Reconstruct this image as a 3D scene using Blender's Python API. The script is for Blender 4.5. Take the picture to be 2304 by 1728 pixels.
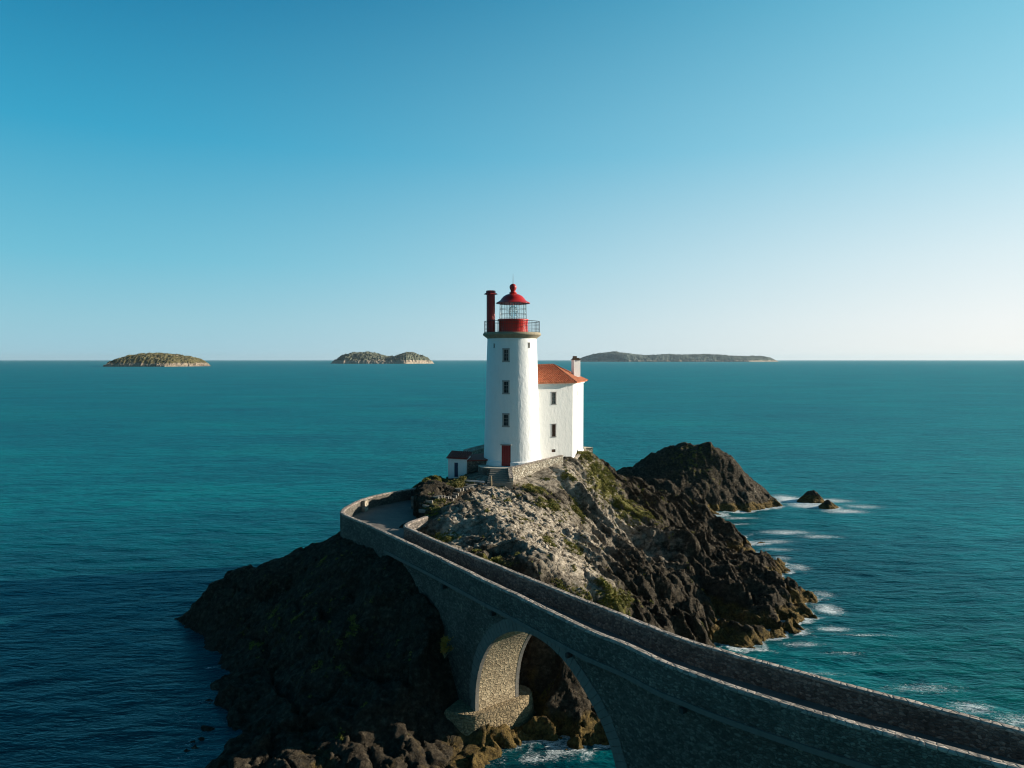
import bpy, bmesh, math, random
import numpy as np
from mathutils import Vector

random.seed(7)
rng = np.random.RandomState(11)
for _o in list(bpy.data.objects):
    bpy.data.objects.remove(_o)
SC = bpy.context.scene
COL = SC.collection
R = math.radians

# ------------------------------------------------------------------ camera, sky, sun, exposure
H = 26.4                       # camera height above the sea (sea level z = 0)
FPX = 1536.0                   # focal length in photo pixels (24 mm on 36 mm, 2304 wide)
PITCH = math.atan((864 - 809.4) / FPX)
cam_d = bpy.data.cameras.new('camera')
cam_d.lens = 24.0
cam_d.sensor_width = 36.0
cam_d.clip_start = 0.5
cam_d.clip_end = 90000
cam = bpy.data.objects.new('camera', cam_d)
COL.objects.link(cam)
cam.location = (0, 0, H)
cam.rotation_euler = (math.pi / 2 - PITCH, 0, 0)
SC.camera = cam

SUN_EL, SUN_AZ = R(17.0), R(13.0)          # azimuth measured from +X towards +Y
world = bpy.data.worlds.new('World')
SC.world = world
world.use_nodes = True
wt = world.node_tree
for n_ in list(wt.nodes):
    wt.nodes.remove(n_)
w_out = wt.nodes.new('ShaderNodeOutputWorld')
w_bg = wt.nodes.new('ShaderNodeBackground')
sky = wt.nodes.new('ShaderNodeTexSky')
sky.sky_type = 'NISHITA'
sky.sun_disc = False
sky.sun_elevation = SUN_EL
sky.sun_rotation = math.pi / 2 - SUN_AZ    # from +Y clockwise
sky.altitude = 0
sky.air_density = 1.25
sky.dust_density = 0.6
sky.ozone_density = 2.2
def lin(c):
    return tuple((v / 255 / 12.92 if v / 255 <= 0.04045 else ((v / 255 + 0.055) / 1.055) ** 2.4) for v in c) + (1,)


def w_math(op, a, b=0.0, clamp=False):
    nd = wt.nodes.new('ShaderNodeMath'); nd.operation = op; nd.use_clamp = clamp
    for i_, v_ in enumerate((a, b)):
        if isinstance(v_, (int, float)): nd.inputs[i_].default_value = v_
        else: wt.links.new(v_, nd.inputs[i_])
    return nd.outputs[0]


def w_ramp(fac, stops):
    nd = wt.nodes.new('ShaderNodeValToRGB')
    while len(nd.color_ramp.elements) < len(stops): nd.color_ramp.elements.new(0.5)
    for e_, (p_, c_) in zip(nd.color_ramp.elements, stops): e_.position = p_; e_.color = lin(c_)
    wt.links.new(fac, nd.inputs[0])
    return nd.outputs[0]


# the clear evening sky: pale at the horizon, whiter towards the sun, deepening to teal blue overhead
w_tc = wt.nodes.new('ShaderNodeTexCoord')
w_sep = wt.nodes.new('ShaderNodeSeparateXYZ')
wt.links.new(w_tc.outputs['Generated'], w_sep.inputs[0])
w_el = w_math('MAXIMUM', w_sep.outputs[2], 0.0)
w_far = w_ramp(w_el, [(0.0, (160, 205, 222)), (0.05, (146, 202, 220)), (0.13, (110, 192, 217)), (0.28, (52, 164, 202)), (0.46, (8, 120, 165)), (1.0, (4, 72, 112))])
w_sun = w_ramp(w_el, [(0.0, (250, 250, 247)), (0.05, (243, 248, 249)), (0.13, (222, 240, 246)), (0.28, (158, 217, 236)), (0.46, (104, 192, 220)), (1.0, (26, 114, 160))])
w_dot = w_math('ADD', w_math('MULTIPLY', w_sep.outputs[0], math.cos(SUN_AZ)), w_math('MULTIPLY', w_sep.outputs[1], math.sin(SUN_AZ)))
w_az = w_math('POWER', w_math('MULTIPLY', w_math('ADD', w_dot, 0.42), 1 / 1.17, True), 1.8)
w_mx = wt.nodes.new('ShaderNodeMix'); w_mx.data_type = 'RGBA'
wt.links.new(w_az, w_mx.inputs[0]); wt.links.new(w_far, w_mx.inputs[6]); wt.links.new(w_sun, w_mx.inputs[7])
w_sc = wt.nodes.new('ShaderNodeMix'); w_sc.data_type = 'RGBA'; w_sc.blend_type = 'MULTIPLY'; w_sc.clamp_result = False
w_sc.inputs[0].default_value = 1.0; w_sc.inputs[7].default_value = (10, 10, 10, 1)
wt.links.new(w_mx.outputs[2], w_sc.inputs[6])
w_m2 = wt.nodes.new('ShaderNodeMix'); w_m2.data_type = 'RGBA'; w_m2.inputs[0].default_value = 0.94
wt.links.new(sky.outputs[0], w_m2.inputs[6]); wt.links.new(w_sc.outputs[2], w_m2.inputs[7])
# unseen sky behind the view and overhead, dimmed to weaken the ambient fill
w_back = w_math('SUBTRACT', 1.0, w_math('MULTIPLY', w_math('ADD', w_math('MULTIPLY', w_sep.outputs[1], -1.0), 0.15, True), 0.55))
w_zen = w_math('SUBTRACT', 1.0, w_math('MULTIPLY', w_math('SUBTRACT', w_sep.outputs[2], 0.5, True), 0.9))
w_k = wt.nodes.new('ShaderNodeMix'); w_k.data_type = 'RGBA'; w_k.blend_type = 'MULTIPLY'; w_k.clamp_result = False
w_k.inputs[0].default_value = 1.0
wt.links.new(w_m2.outputs[2], w_k.inputs[6]); wt.links.new(w_math('MULTIPLY', w_back, w_zen), w_k.inputs[7])
wt.links.new(w_k.outputs[2], w_bg.inputs[0])
w_bg.inputs[1].default_value = 0.0577
wt.links.new(w_bg.outputs[0], w_out.inputs[0])

sun_d = bpy.data.lights.new('sun', 'SUN')
sun_d.energy = 5.0
sun_d.angle = R(0.5)
sun_d.color = (1.0, 0.88, 0.72)
sun = bpy.data.objects.new('sun', sun_d)
COL.objects.link(sun)
_sd = Vector((math.cos(SUN_AZ) * math.cos(SUN_EL), math.sin(SUN_AZ) * math.cos(SUN_EL), math.sin(SUN_EL)))
sun.rotation_euler = _sd.to_track_quat('Z', 'Y').to_euler()
sun.location = (60, 60, 80)

vs = SC.view_settings
vs.view_transform = 'Standard'
vs.look = 'None'
vs.exposure = 0.8
vs.gamma = 1.0
vs.use_curve_mapping = False
SC.render.engine = 'CYCLES'
SC.cycles.pixel_filter_type = 'BLACKMAN_HARRIS'
SC.cycles.filter_width = 1.15
SC.cycles.max_bounces = 5
SC.cycles.diffuse_bounces = 3
SC.cycles.glossy_bounces = 3
SC.cycles.transmission_bounces = 5
SC.cycles.transparent_max_bounces = 8

# ------------------------------------------------------------------ helpers
def at(px, py, Y=None, z=None):
    """world point on the ray of photo pixel (px, py) at depth Y or at height z"""
    x = (px - 1152) / FPX
    u = -(py - 864) / FPX
    c, s = math.cos(PITCH), math.sin(PITCH)
    d = (x, c + s * u, -s + c * u)
    t = Y / d[1] if Y is not None else (z - H) / d[2]
    return (d[0] * t, d[1] * t, H + d[2] * t)


class MB:
    def __init__(self):
        self.v, self.f, self.uv = [], [], []

    def add(self, vs_, fs, uvs=None):
        b = len(self.v)
        self.v += [tuple(p) for p in vs_]
        for i, f in enumerate(fs):
            self.f.append([b + k for k in f])
            self.uv.append([uvs[k] for k in f] if uvs else [(vs_[k][0] + vs_[k][1], vs_[k][2]) for k in f])

    def quad(self, a, b, c, d, ua=None):
        self.add([a, b, c, d], [(0, 1, 2, 3)], ua)

    def box(self, c, size, yaw=0.0, bevel=0):
        hx, hy, hz = size[0] / 2, size[1] / 2, size[2] / 2
        ca, sa = math.cos(yaw), math.sin(yaw)
        P = []
        for sz in (-1, 1):
            for sx, sy in ((-1, -1), (1, -1), (1, 1), (-1, 1)):
                x, y = sx * hx, sy * hy
                P.append((c[0] + x * ca - y * sa, c[1] + x * sa + y * ca, c[2] + sz * hz))
        F = [(3, 2, 1, 0), (4, 5, 6, 7), (0, 1, 5, 4), (1, 2, 6, 5), (2, 3, 7, 6), (3, 0, 4, 7)]
        b = len(self.v)
        self.v += P
        for f in F:
            self.f.append([b + k for k in f])
            q = [P[k] for k in f]
            if f in (F[0], F[1]):
                self.uv.append([(p[0], p[1]) for p in q])
            else:
                L = math.dist(q[0][:2], q[1][:2])
                self.uv.append([(q[0][0] + q[0][1], q[0][2]), (q[0][0] + q[0][1] + L, q[1][2]), (q[0][0] + q[0][1] + L, q[2][2]), (q[0][0] + q[0][1], q[3][2])])

    def prism(self, poly, z0, z1):
        """poly counter-clockwise [(x,y)], z0/z1 numbers or lists"""
        n = len(poly)
        a = z0 if isinstance(z0, (list, tuple)) else [z0] * n
        b_ = z1 if isinstance(z1, (list, tuple)) else [z1] * n
        V = [(p[0], p[1], a[i]) for i, p in enumerate(poly)] + [(p[0], p[1], b_[i]) for i, p in enumerate(poly)]
        self.add(V, [tuple(range(n - 1, -1, -1))], [(p[0], p[1]) for p in V])
        self.add(V, [tuple(range(n, 2 * n))], [(p[0], p[1]) for p in V])
        acc = 0
        for i in range(n):
            j = (i + 1) % n
            L = math.dist(poly[i], poly[j])
            q = [V[i], V[j], V[n + j], V[n + i]]
            self.quad(*q, [(acc, q[0][2]), (acc + L, q[1][2]), (acc + L, q[2][2]), (acc, q[3][2])])
            acc += L

    def bar(self, a, b, r, n=6, r2=None):
        a, b = Vector(a), Vector(b)
        d = (b - a)
        q = d.to_track_quat('Z', 'Y')
        r2 = r if r2 is None else r2
        V = []
        for p, rr in ((a, r), (b, r2)):
            for i in range(n):
                t = 2 * math.pi * i / n
                V.append(tuple(p + q @ Vector((rr * math.cos(t), rr * math.sin(t), 0))))
        F = [(i, (i + 1) % n, n + (i + 1) % n, n + i) for i in range(n)]
        F += [tuple(range(n - 1, -1, -1)), tuple(range(n, 2 * n))]
        self.add(V, F)

    def lathe(self, prof, c=(0, 0), n=72, closed=False, a0=0.0, a1=2 * math.pi):
        full = abs(a1 - a0 - 2 * math.pi) < 1e-6
        m = n if full else n + 1
        V, UV = [], []
        for k, (r, z) in enumerate(prof):
            for i in range(m):
                t = a0 + (a1 - a0) * i / n
                V.append((c[0] + r * math.cos(t), c[1] + r * math.sin(t), z))
        rmax = max(p[0] for p in prof)
        L = [0]
        for k in range(1, len(prof)):
            L.append(L[-1] + math.dist(prof[k - 1], prof[k]))
        b = len(self.v)
        self.v += V
        K = len(prof)
        for k in range(K if closed else K - 1):
            k2 = (k + 1) % K
            for i in range(n):
                j = (i + 1) % m
                self.f.append([b + k * m + i, b + k * m + j, b + k2 * m + j, b + k2 * m + i])
                u0, u1 = rmax * (a1 - a0) * i / n, rmax * (a1 - a0) * (i + 1) / n
                v0 = L[k]
                v1 = L[k2] if k2 else L[k] + 0.3
                self.uv.append([(u0, v0), (u1, v0), (u1, v1), (u0, v1)])

    def sweep(self, path, prof, cap=True, closed=True):
        """path [(x,y)] or [(x,y,dz)]; prof list of (offset to the left of travel, z); mitred"""
        n = len(path)
        P = [Vector((p[0], p[1])) for p in path]
        dz = [p[2] if len(p) > 2 else 0 for p in path]
        acc, S = 0, []
        V = []
        for i in range(n):
            d1 = (P[i] - P[i - 1]).normalized() if i else (P[1] - P[0]).normalized()
            d2 = (P[i + 1] - P[i]).normalized() if i < n - 1 else d1
            t = (d1 + d2).normalized()
            nn = Vector((-t.y, t.x))
            k = 1 / max(0.5, t.dot(d1))
            acc += (P[i] - P[i - 1]).length if i else 0
            S.append(acc)
            for (o, z) in prof:
                q = P[i] + nn * o * k
                V.append((q.x, q.y, z + dz[i]))
        m = len(prof)
        b = len(self.v)
        self.v += V
        L = [0]
        for k in range(1, m + 1):
            L.append(L[-1] + math.dist(prof[k - 1], prof[k % m]))
        for i in range(n - 1):
            for k in range(m if closed else m - 1):
                k2 = (k + 1) % m
                self.f.append([b + i * m + k, b + (i + 1) * m + k, b + (i + 1) * m + k2, b + i * m + k2])
                v0, v1 = L[k], L[k + 1]
                self.uv.append([(S[i], v0), (S[i + 1], v0), (S[i + 1], v1), (S[i], v1)])
        if cap and closed:
            self.f.append([b + k for k in range(m)])
            self.uv.append([(o, z) for (o, z) in prof])
            e = b + (n - 1) * m
            self.f.append([e + k for k in range(m - 1, -1, -1)])
            self.uv.append([(o, z) for (o, z) in prof[::-1]])

    def build(self, name, mat, parent=None, origin=(0, 0, 0), smooth=False, jitter=0.0, fix=True):
        me = bpy.data.meshes.new(name)
        me.from_pydata([(p[0] - origin[0], p[1] - origin[1], p[2] - origin[2]) for p in self.v], [], self.f)
        uvl = me.uv_layers.new(name='UVMap')
        flat = [c for f in self.uv for uv in f for c in uv]
        uvl.data.foreach_set('uv', flat)
        if fix:
            bm = bmesh.new()
            bm.from_mesh(me)
            bmesh.ops.remove_doubles(bm, verts=bm.verts, dist=1e-4)
            bmesh.ops.recalc_face_normals(bm, faces=bm.faces)
            bm.to_mesh(me)
            bm.free()
        if jitter:
            for v in me.vertices:
                v.co += Vector((random.gauss(0, jitter), random.gauss(0, jitter), random.gauss(0, jitter)))
        if smooth:
            me.polygons.foreach_set('use_smooth', [True] * len(me.polygons))
        me.materials.append(mat)
        o = bpy.data.objects.new(name, me)
        COL.objects.link(o)
        if parent is not None:
            o.parent = parent
        return o


def tag(o, label=None, cat=None, group=None, kind=None):
    if label: o['label'] = label
    if cat: o['category'] = cat
    if group: o['group'] = group
    if kind: o['kind'] = kind
    return o


def thing(name, label, cat, loc, group=None):
    o = bpy.data.objects.new(name, None)
    o.empty_display_size = 0.3
    COL.objects.link(o)
    o.location = loc
    return tag(o, label, cat, group)


def smooth_by_angle(o, deg=35):
    me = o.data
    bm = bmesh.new(); bm.from_mesh(me)
    for f in bm.faces: f.smooth = True
    for e in bm.edges:
        if len(e.link_faces) == 2 and e.calc_face_angle(0) > R(deg):
            e.smooth = False
    bm.to_mesh(me); bm.free()


def cut(o, cutters):
    """boolean difference, applied"""
    for c in cutters:
        m = o.modifiers.new('b', 'BOOLEAN')
        m.object = c
        m.operation = 'DIFFERENCE'
        m.solver = 'EXACT'
    dg = bpy.context.evaluated_depsgraph_get()
    dg.update()
    me = bpy.data.meshes.new_from_object(o.evaluated_get(dg))
    o.modifiers.clear()
    o.data = me
    for c in cutters:
        bpy.data.objects.remove(c)


# ---- noise in numpy
_perm = rng.permutation(256).astype(np.int32)
_perm = np.concatenate([_perm, _perm])
_G = rng.normal(size=(256, 3)).astype(np.float32)
_G /= np.linalg.norm(_G, axis=1)[:, None]


def pn(x, y, z=0.0):
    x = np.asarray(x, dtype=np.float32); y = np.asarray(y, dtype=np.float32)
    z = np.zeros_like(x) + np.asarray(z, dtype=np.float32)
    xi = np.floor(x).astype(np.int32); yi = np.floor(y).astype(np.int32); zi = np.floor(z).astype(np.int32)
    xf, yf, zf = x - xi, y - yi, z - zi
    u, v, w = (t * t * t * (t * (t * 6 - 15) + 10) for t in (xf, yf, zf))
    out = 0
    for dx in (0, 1):
        for dy in (0, 1):
            for dz in (0, 1):
                g = _G[_perm[(_perm[(_perm[(xi + dx) & 255] + yi + dy) & 255] + zi + dz) & 255]]
                d = g[..., 0] * (xf - dx) + g[..., 1] * (yf - dy) + g[..., 2] * (zf - dz)
                out = out + d * (u if dx else 1 - u) * (v if dy else 1 - v) * (w if dz else 1 - w)
    return out * 1.5


def fbm(x, y, z=0.0, o=4, lac=2.03, g=0.5):
    a, s, f = 1.0, 0, 1.0
    for i in range(o):
        s = s + a * pn(x * f + 17 * i, y * f + 5 * i, np.asarray(z) * f + 3.1 * i)
        a *= g; f *= lac
    return s


def ridged(x, y, z=0.0, o=4, lac=2.1, g=0.55):
    a, s, f = 1.0, 0, 1.0
    for i in range(o):
        s = s + a * (1 - 2.2 * np.abs(pn(x * f + 9 * i, y * f + 7 * i, np.asarray(z) * f + 2 * i)))
        a *= g; f *= lac
    return s


def facets(X, Y, size, tilt=1.0, rot=0.0, stretch=1.0, seed=0, groove=0.25):
    """broken rock: cells, each a tilted plane at its own height, with a groove between; about -1..1"""
    c, s = math.cos(rot), math.sin(rot)
    U = (X * c + Y * s) / size; V = (-X * s + Y * c) / (size * stretch)
    ui, vi = np.floor(U).astype(np.int32), np.floor(V).astype(np.int32)
    d1 = np.full(U.shape, 9.0); d2 = np.full(U.shape, 9.0); h = np.zeros(U.shape)
    for du in (-1, 0, 1):
        for dv in (-1, 0, 1):
            a = _perm[(_perm[(ui + du + seed * 37) & 255] + vi + dv) & 255]
            ju, jv = _perm[a] / 255.0, _perm[(a + 71) & 255] / 255.0
            pu, pv = U - (ui + du + ju), V - (vi + dv + jv)
            d = pu * pu + pv * pv
            g1, g2, g3 = _perm[(a + 13) & 255] / 127.5 - 1, _perm[(a + 101) & 255] / 127.5 - 1, _perm[(a + 173) & 255] / 127.5 - 1
            hh = 0.55 * g1 + tilt * (g2 * pu + g3 * pv)
            near = d < d1
            d2 = np.where(near, d1, np.minimum(d2, d))
            h = np.where(near, hh, h)
            d1 = np.where(near, d, d1)
    e = np.sqrt(d2) - np.sqrt(d1)
    return h - groove * sstep(0.16, 0.0, e) * 1.6


def rbf(pts, X, Y):
    P = np.array(pts, dtype=np.float64)
    n = len(P)
    d = np.hypot(P[:, None, 0] - P[None, :, 0], P[:, None, 1] - P[None, :, 1])
    d = np.sqrt(d * d + 0.5)
    A = np.zeros((n + 3, n + 3))
    A[:n, :n] = d - np.eye(n) * 0.35
    A[:n, n] = 1; A[:n, n + 1] = P[:, 0]; A[:n, n + 2] = P[:, 1]
    A[n:, :n] = A[:n, n:].T
    w = np.linalg.solve(A, np.concatenate([P[:, 2], [0, 0, 0]]))
    out = w[n] + w[n + 1] * X + w[n + 2] * Y
    for i in range(n):
        out = out + w[i] * np.sqrt((X - P[i, 0]) ** 2 + (Y - P[i, 1]) ** 2 + 0.5)
    return out


def sstep(a, b, x):
    t = np.clip((x - a) / (b - a), 0, 1)
    return t * t * (3 - 2 * t)


def seg_dist(X, Y, path):
    D = np.full(X.shape, 1e9)
    for (ax, ay), (bx, by) in zip(path[:-1], path[1:]):
        dx, dy = bx - ax, by - ay
        t = np.clip(((X - ax) * dx + (Y - ay) * dy) / (dx * dx + dy * dy), 0, 1)
        D = np.minimum(D, np.hypot(X - ax - t * dx, Y - ay - t * dy))
    return D


def in_poly(X, Y, poly):
    ins = np.zeros(X.shape, bool)
    n = len(poly)
    for i in range(n):
        x1, y1 = poly[i]; x2, y2 = poly[(i + 1) % n]
        c = ((y1 > Y) != (y2 > Y))
        xx = (x2 - x1) * (Y - y1) / (y2 - y1 + 1e-12) + x1
        ins ^= (c & (X < xx))
    return ins


def blobs(X, Y, L):
    """sum of soft spots (x, y, radius x, radius y, amount)"""
    s = np.zeros(X.shape)
    for (x, y, rx, ry, a) in L:
        s = np.maximum(s, a * np.exp(-(((X - x) / rx) ** 2 + ((Y - y) / ry) ** 2)))
    return s


def grid_mesh(name, X, Y, Z, mat, attrs=None, keep=None, parent=None):
    ny, nx = X.shape
    V = np.stack([X, Y, Z], axis=-1).reshape(-1, 3).astype(np.float32)
    idx = np.arange(nx * ny).reshape(ny, nx)
    F = np.stack([idx[:-1, :-1], idx[:-1, 1:], idx[1:, 1:], idx[1:, :-1]], axis=-1).reshape(-1, 4)
    if keep is not None:
        k = keep.reshape(-1)
        F = F[k[F].any(axis=1)]
        used = np.zeros(len(V), bool); used[F.reshape(-1)] = True
        re = np.cumsum(used) - 1
        F = re[F]; V = V[used]
        attrs = {n: a.reshape(-1)[used] for n, a in (attrs or {}).items()}
    else:
        attrs = {n: a.reshape(-1) for n, a in (attrs or {}).items()}
    me = bpy.data.meshes.new(name)
    me.vertices.add(len(V)); me.vertices.foreach_set('co', V.reshape(-1))
    me.loops.add(len(F) * 4); me.loops.foreach_set('vertex_index', F.reshape(-1).astype(np.int32))
    me.polygons.add(len(F))
    me.polygons.foreach_set('loop_start', np.arange(0, len(F) * 4, 4, dtype=np.int32))
    me.polygons.foreach_set('loop_total', np.full(len(F), 4, dtype=np.int32))
    me.polygons.foreach_set('use_smooth', np.ones(len(F), bool))
    for n, a in attrs.items():
        at_ = me.attributes.new(n, 'FLOAT', 'POINT')
        at_.data.foreach_set('value', a.astype(np.float32))
    me.update(); me.validate()
    me.materials.append(mat)
    o = bpy.data.objects.new(name, me)
    COL.objects.link(o)
    if parent is not None: o.parent = parent
    return o


# ---- materials
class N:
    def __init__(self, name):
        self.m = bpy.data.materials.new(name)
        self.m.use_nodes = True
        self.t = self.m.node_tree
        self.bsdf = self.t.nodes['Principled BSDF']

    def n(self, typ, **kw):
        nd = self.t.nodes.new(typ)
        for k, v in kw.items():
            setattr(nd, k, v)
        return nd

    def l(self, a, b):
        self.t.links.new(a, b)

    def coord(self, kind='Object', scale=(1, 1, 1), rot=(0, 0, 0)):
        tc = self.n('ShaderNodeTexCoord')
        mp = self.n('ShaderNodeMapping')
        mp.inputs['Scale'].default_value = scale
        mp.inputs['Rotation'].default_value = rot
        self.l(tc.outputs[kind], mp.inputs[0])
        return mp.outputs[0]

    def noise(self, vec, scale, detail=4, rough=0.55, dist=0.0, out='Fac'):
        nd = self.n('ShaderNodeTexNoise')
        nd.inputs['Scale'].default_value = scale
        nd.inputs['Detail'].default_value = detail
        nd.inputs['Roughness'].default_value = rough
        nd.inputs['Distortion'].default_value = dist
        self.l(vec, nd.inputs['Vector'])
        return nd.outputs[out]

    def vor(self, vec, scale, feature='F1', out='Distance', rand=1.0):
        nd = self.n('ShaderNodeTexVoronoi', feature=feature)
        nd.inputs['Scale'].default_value = scale
        nd.inputs['Randomness'].default_value = rand
        self.l(vec, nd.inputs['Vector'])
        return nd.outputs[out]

    def ramp(self, fac, stops, interp='LINEAR'):
        nd = self.n('ShaderNodeValToRGB')
        cr = nd.color_ramp
        cr.interpolation = interp
        while len(cr.elements) < len(stops):
            cr.elements.new(0.5)
        for e, (p, c) in zip(cr.elements, stops):
            e.position = p
            e.color = (c, c, c, 1) if isinstance(c, (int, float)) else (*c, 1)
        self.l(fac, nd.inputs[0])
        return nd.outputs[0]

    def mix(self, fac, a, b, mode='MIX'):
        nd = self.n('ShaderNodeMix', data_type='RGBA', blend_type=mode)
        for val, i in ((fac, 0), (a, 6), (b, 7)):
            if isinstance(val, (int, float)):
                nd.inputs[i].default_value = val if i == 0 else (val, val, val, 1)
            elif isinstance(val, tuple):
                nd.inputs[i].default_value = (*val, 1)
            else:
                self.l(val, nd.inputs[i])
        return nd.outputs[2]

    def math(self, op, a, b=0.0, c=None, clamp=False):
        nd = self.n('ShaderNodeMath', operation=op, use_clamp=clamp)
        for i, v in enumerate((a, b) if c is None else (a, b, c)):
            if isinstance(v, (int, float)):
                nd.inputs[i].default_value = v
            else:
                self.l(v, nd.inputs[i])
        return nd.outputs[0]

    def attr(self, name):
        nd = self.n('ShaderNodeAttribute')
        nd.attribute_name = name
        return nd.outputs['Fac']

    def bump(self, h, strength=0.5, dist=0.05, prev=None):
        nd = self.n('ShaderNodeBump')
        nd.inputs['Strength'].default_value = strength
        nd.inputs['Distance'].default_value = dist
        self.l(h, nd.inputs['Height'])
        if prev is not None:
            self.l(prev, nd.inputs['Normal'])
        return nd.outputs[0]

    def out(self, col=None, rough=None, normal=None, **kw):
        b = self.bsdf
        for k, v in (('Base Color', col), ('Roughness', rough), ('Normal', normal)):
            if v is None: continue
            if isinstance(v, (int, float)): b.inputs[k].default_value = v
            elif isinstance(v, tuple): b.inputs[k].default_value = (*v, 1)
            else: self.l(v, b.inputs[k])
        for k, v in kw.items():
            b.inputs[k.replace('_', ' ')].default_value = v
        return self.m


def mat_stone(name, c0, c1, c2, mortar, sc=(2.6, 4.2), bump=0.6, lichen=0.0, edge=0.09, lichen_col=(0.24, 0.25, 0.2)):
    m = N(name)
    uv = m.coord('UV', (sc[0], sc[1], 1))
    wob = m.noise(uv, 1.3, 2, 0.5, out='Color')
    vec = m.n('ShaderNodeVectorMath', operation='MULTIPLY_ADD')
    m.l(wob, vec.inputs[0]); vec.inputs[1].default_value = (0.5, 0.35, 0); m.l(uv, vec.inputs[2])
    v = vec.outputs[0]
    cell = m.vor(v, 1.0, out='Color', rand=0.75)
    sep = m.n('ShaderNodeSeparateColor'); m.l(cell, sep.inputs[0])
    col = m.ramp(sep.outputs[0], [(0.0, c0), (0.5, c1), (1.0, c2)])
    grain = m.noise(m.coord('Object'), 9, 5, 0.65)
    col = m.mix(0.55, col, m.ramp(grain, [(0.25, 0.25), (0.75, 0.95)]), 'OVERLAY')
    ed = m.vor(v, 1.0, 'DISTANCE_TO_EDGE', rand=0.75)
    em = m.ramp(ed, [(0.0, 1.0), (edge, 0.0)])
    col = m.mix(em, col, mortar)
    big = m.noise(m.coord('Object'), 0.55, 5, 0.62)
    col = m.mix(m.ramp(big, [(0.42, 0.0), (0.62, 0.55)]), col, m.mix(1.0, col, 0.45, 'MULTIPLY'))
    if lichen:
        li = m.noise(m.coord('Object'), 2.6, 6, 0.75)
        col = m.mix(m.ramp(li, [(0.60, 0.0), (0.68, lichen)]), col, lichen_col)
    h = m.math('ADD', m.ramp(ed, [(0.0, 0.0), (edge * 1.6, 0.75), (0.4, 1.0)]), m.math('MULTIPLY', grain, 0.5))
    h = m.math('ADD', h, m.math('MULTIPLY', sep.outputs[1], 0.5))
    return m.out(col, 0.9, m.bump(h, bump, 0.06))


def mat_plain(name, col, rough=0.6, var=0.25, scale=3.0, bump=0.15, metallic=0.0, dirt=None):
    m = N(name)
    o = m.coord('Object')
    nz = m.noise(o, scale, 5, 0.6)
    c = m.mix(m.ramp(nz, [(0.3, 0.0), (0.7, var)]), col, tuple(x * 0.5 for x in col))
    if dirt:
        d = m.noise(m.coord('Object', (1, 1, 0.25)), 1.6, 6, 0.7)
        c = m.mix(m.ramp(d, [(0.52, 0.0), (0.75, dirt[0])]), c, dirt[1])
    return m.out(c, rough, m.bump(m.noise(o, scale * 4, 4, 0.6), bump, 0.02), Metallic=metallic)


def mat_plaster(name, col, bump=0.5):
    m = N(name)
    o = m.coord('Object')
    big = m.noise(o, 1.1, 4, 0.6)
    streak = m.noise(m.coord('Object', (2.2, 2.2, 0.16)), 1.5, 6, 0.7)
    c = m.mix(m.ramp(big, [(0.35, 0.0), (0.75, 0.14)]), col, tuple(x * 0.72 for x in col))
    c = m.mix(m.ramp(streak, [(0.56, 0.0), (0.74, 0.22)]), c, (0.50, 0.50, 0.46))
    spots = m.noise(o, 6.0, 6, 0.8)
    c = m.mix(m.ramp(spots, [(0.70, 0.0), (0.76, 0.5)]), c, (0.42, 0.42, 0.4))
    h = m.noise(m.coord('Object', (1, 1, 0.55)), 2.6, 5, 0.55, 0.3)
    n1 = m.bump(h, bump, 0.12)
    n2 = m.bump(m.noise(o, 14, 3, 0.6), bump * 0.5, 0.02, n1)
    return m.out(c, 0.75, n2)


M = {}
M['white'] = mat_plaster('whitewashed_plaster', (0.82, 0.83, 0.83), 0.45)
M['house_white'] = mat_plaster('house_plaster', (0.86, 0.85, 0.82), 0.3)
M['red'] = mat_plain('red_paint', (0.50, 0.018, 0.012), 0.32, 0.25, 2.0, 0.05)
M['stack_red'] = mat_plain('dark_red_paint', (0.40, 0.014, 0.014), 0.5, 0.3, 2.0, 0.1)
M['door_red'] = mat_plain('door_red_paint', (0.22, 0.006, 0.008), 0.5, 0.2, 3.0, 0.1)
M['frame'] = mat_plain('grey_stone_frame', (0.34, 0.33, 0.32), 0.85, 0.3, 6, 0.3)
M['dark_metal'] = mat_plain('dark_iron', (0.055, 0.055, 0.055), 0.55, 0.3, 8, 0.1, 0.5)
M['wood'] = mat_plain('weathered_wood', (0.30, 0.23, 0.14), 0.85, 0.4, 8, 0.3)
M['grey_metal'] = mat_plain('grey_painted_rail', (0.55, 0.56, 0.60), 0.5, 0.3, 8, 0.1)
M['cornice'] = mat_plain('gallery_stone', (0.34, 0.29, 0.20), 0.9, 0.6, 2.4, 0.7, dirt=(0.7, (0.09, 0.085, 0.06)))
M['blue'] = mat_plain('blue_door_paint', (0.03, 0.06, 0.13), 0.5, 0.2, 4, 0.1)
M['brown'] = mat_plain('brown_vent', (0.10, 0.05, 0.03), 0.8, 0.3, 4, 0.1)
M['pot'] = mat_plain('chimney_cap_clay', (0.20, 0.13, 0.08), 0.9, 0.6, 5, 0.5)
M['bridge'] = mat_stone('bridge_rubble_masonry', (0.072, 0.065, 0.054), (0.12, 0.108, 0.09), (0.21, 0.19, 0.158), (0.085, 0.077, 0.064), (5.2, 8.4), 0.9, 0.4)
M['bridge_wall'] = mat_stone('weathered_spandrel_masonry', (0.062, 0.055, 0.044), (0.108, 0.096, 0.077), (0.18, 0.162, 0.132), (0.075, 0.066, 0.053), (4.8, 7.6), 0.9, 0.5)
M['parapet'] = mat_stone('parapet_masonry', (0.08, 0.069, 0.060), (0.17, 0.147, 0.127), (0.30, 0.26, 0.22), (0.12, 0.11, 0.10), (5.0, 7.5), 0.9, 0.3)
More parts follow.
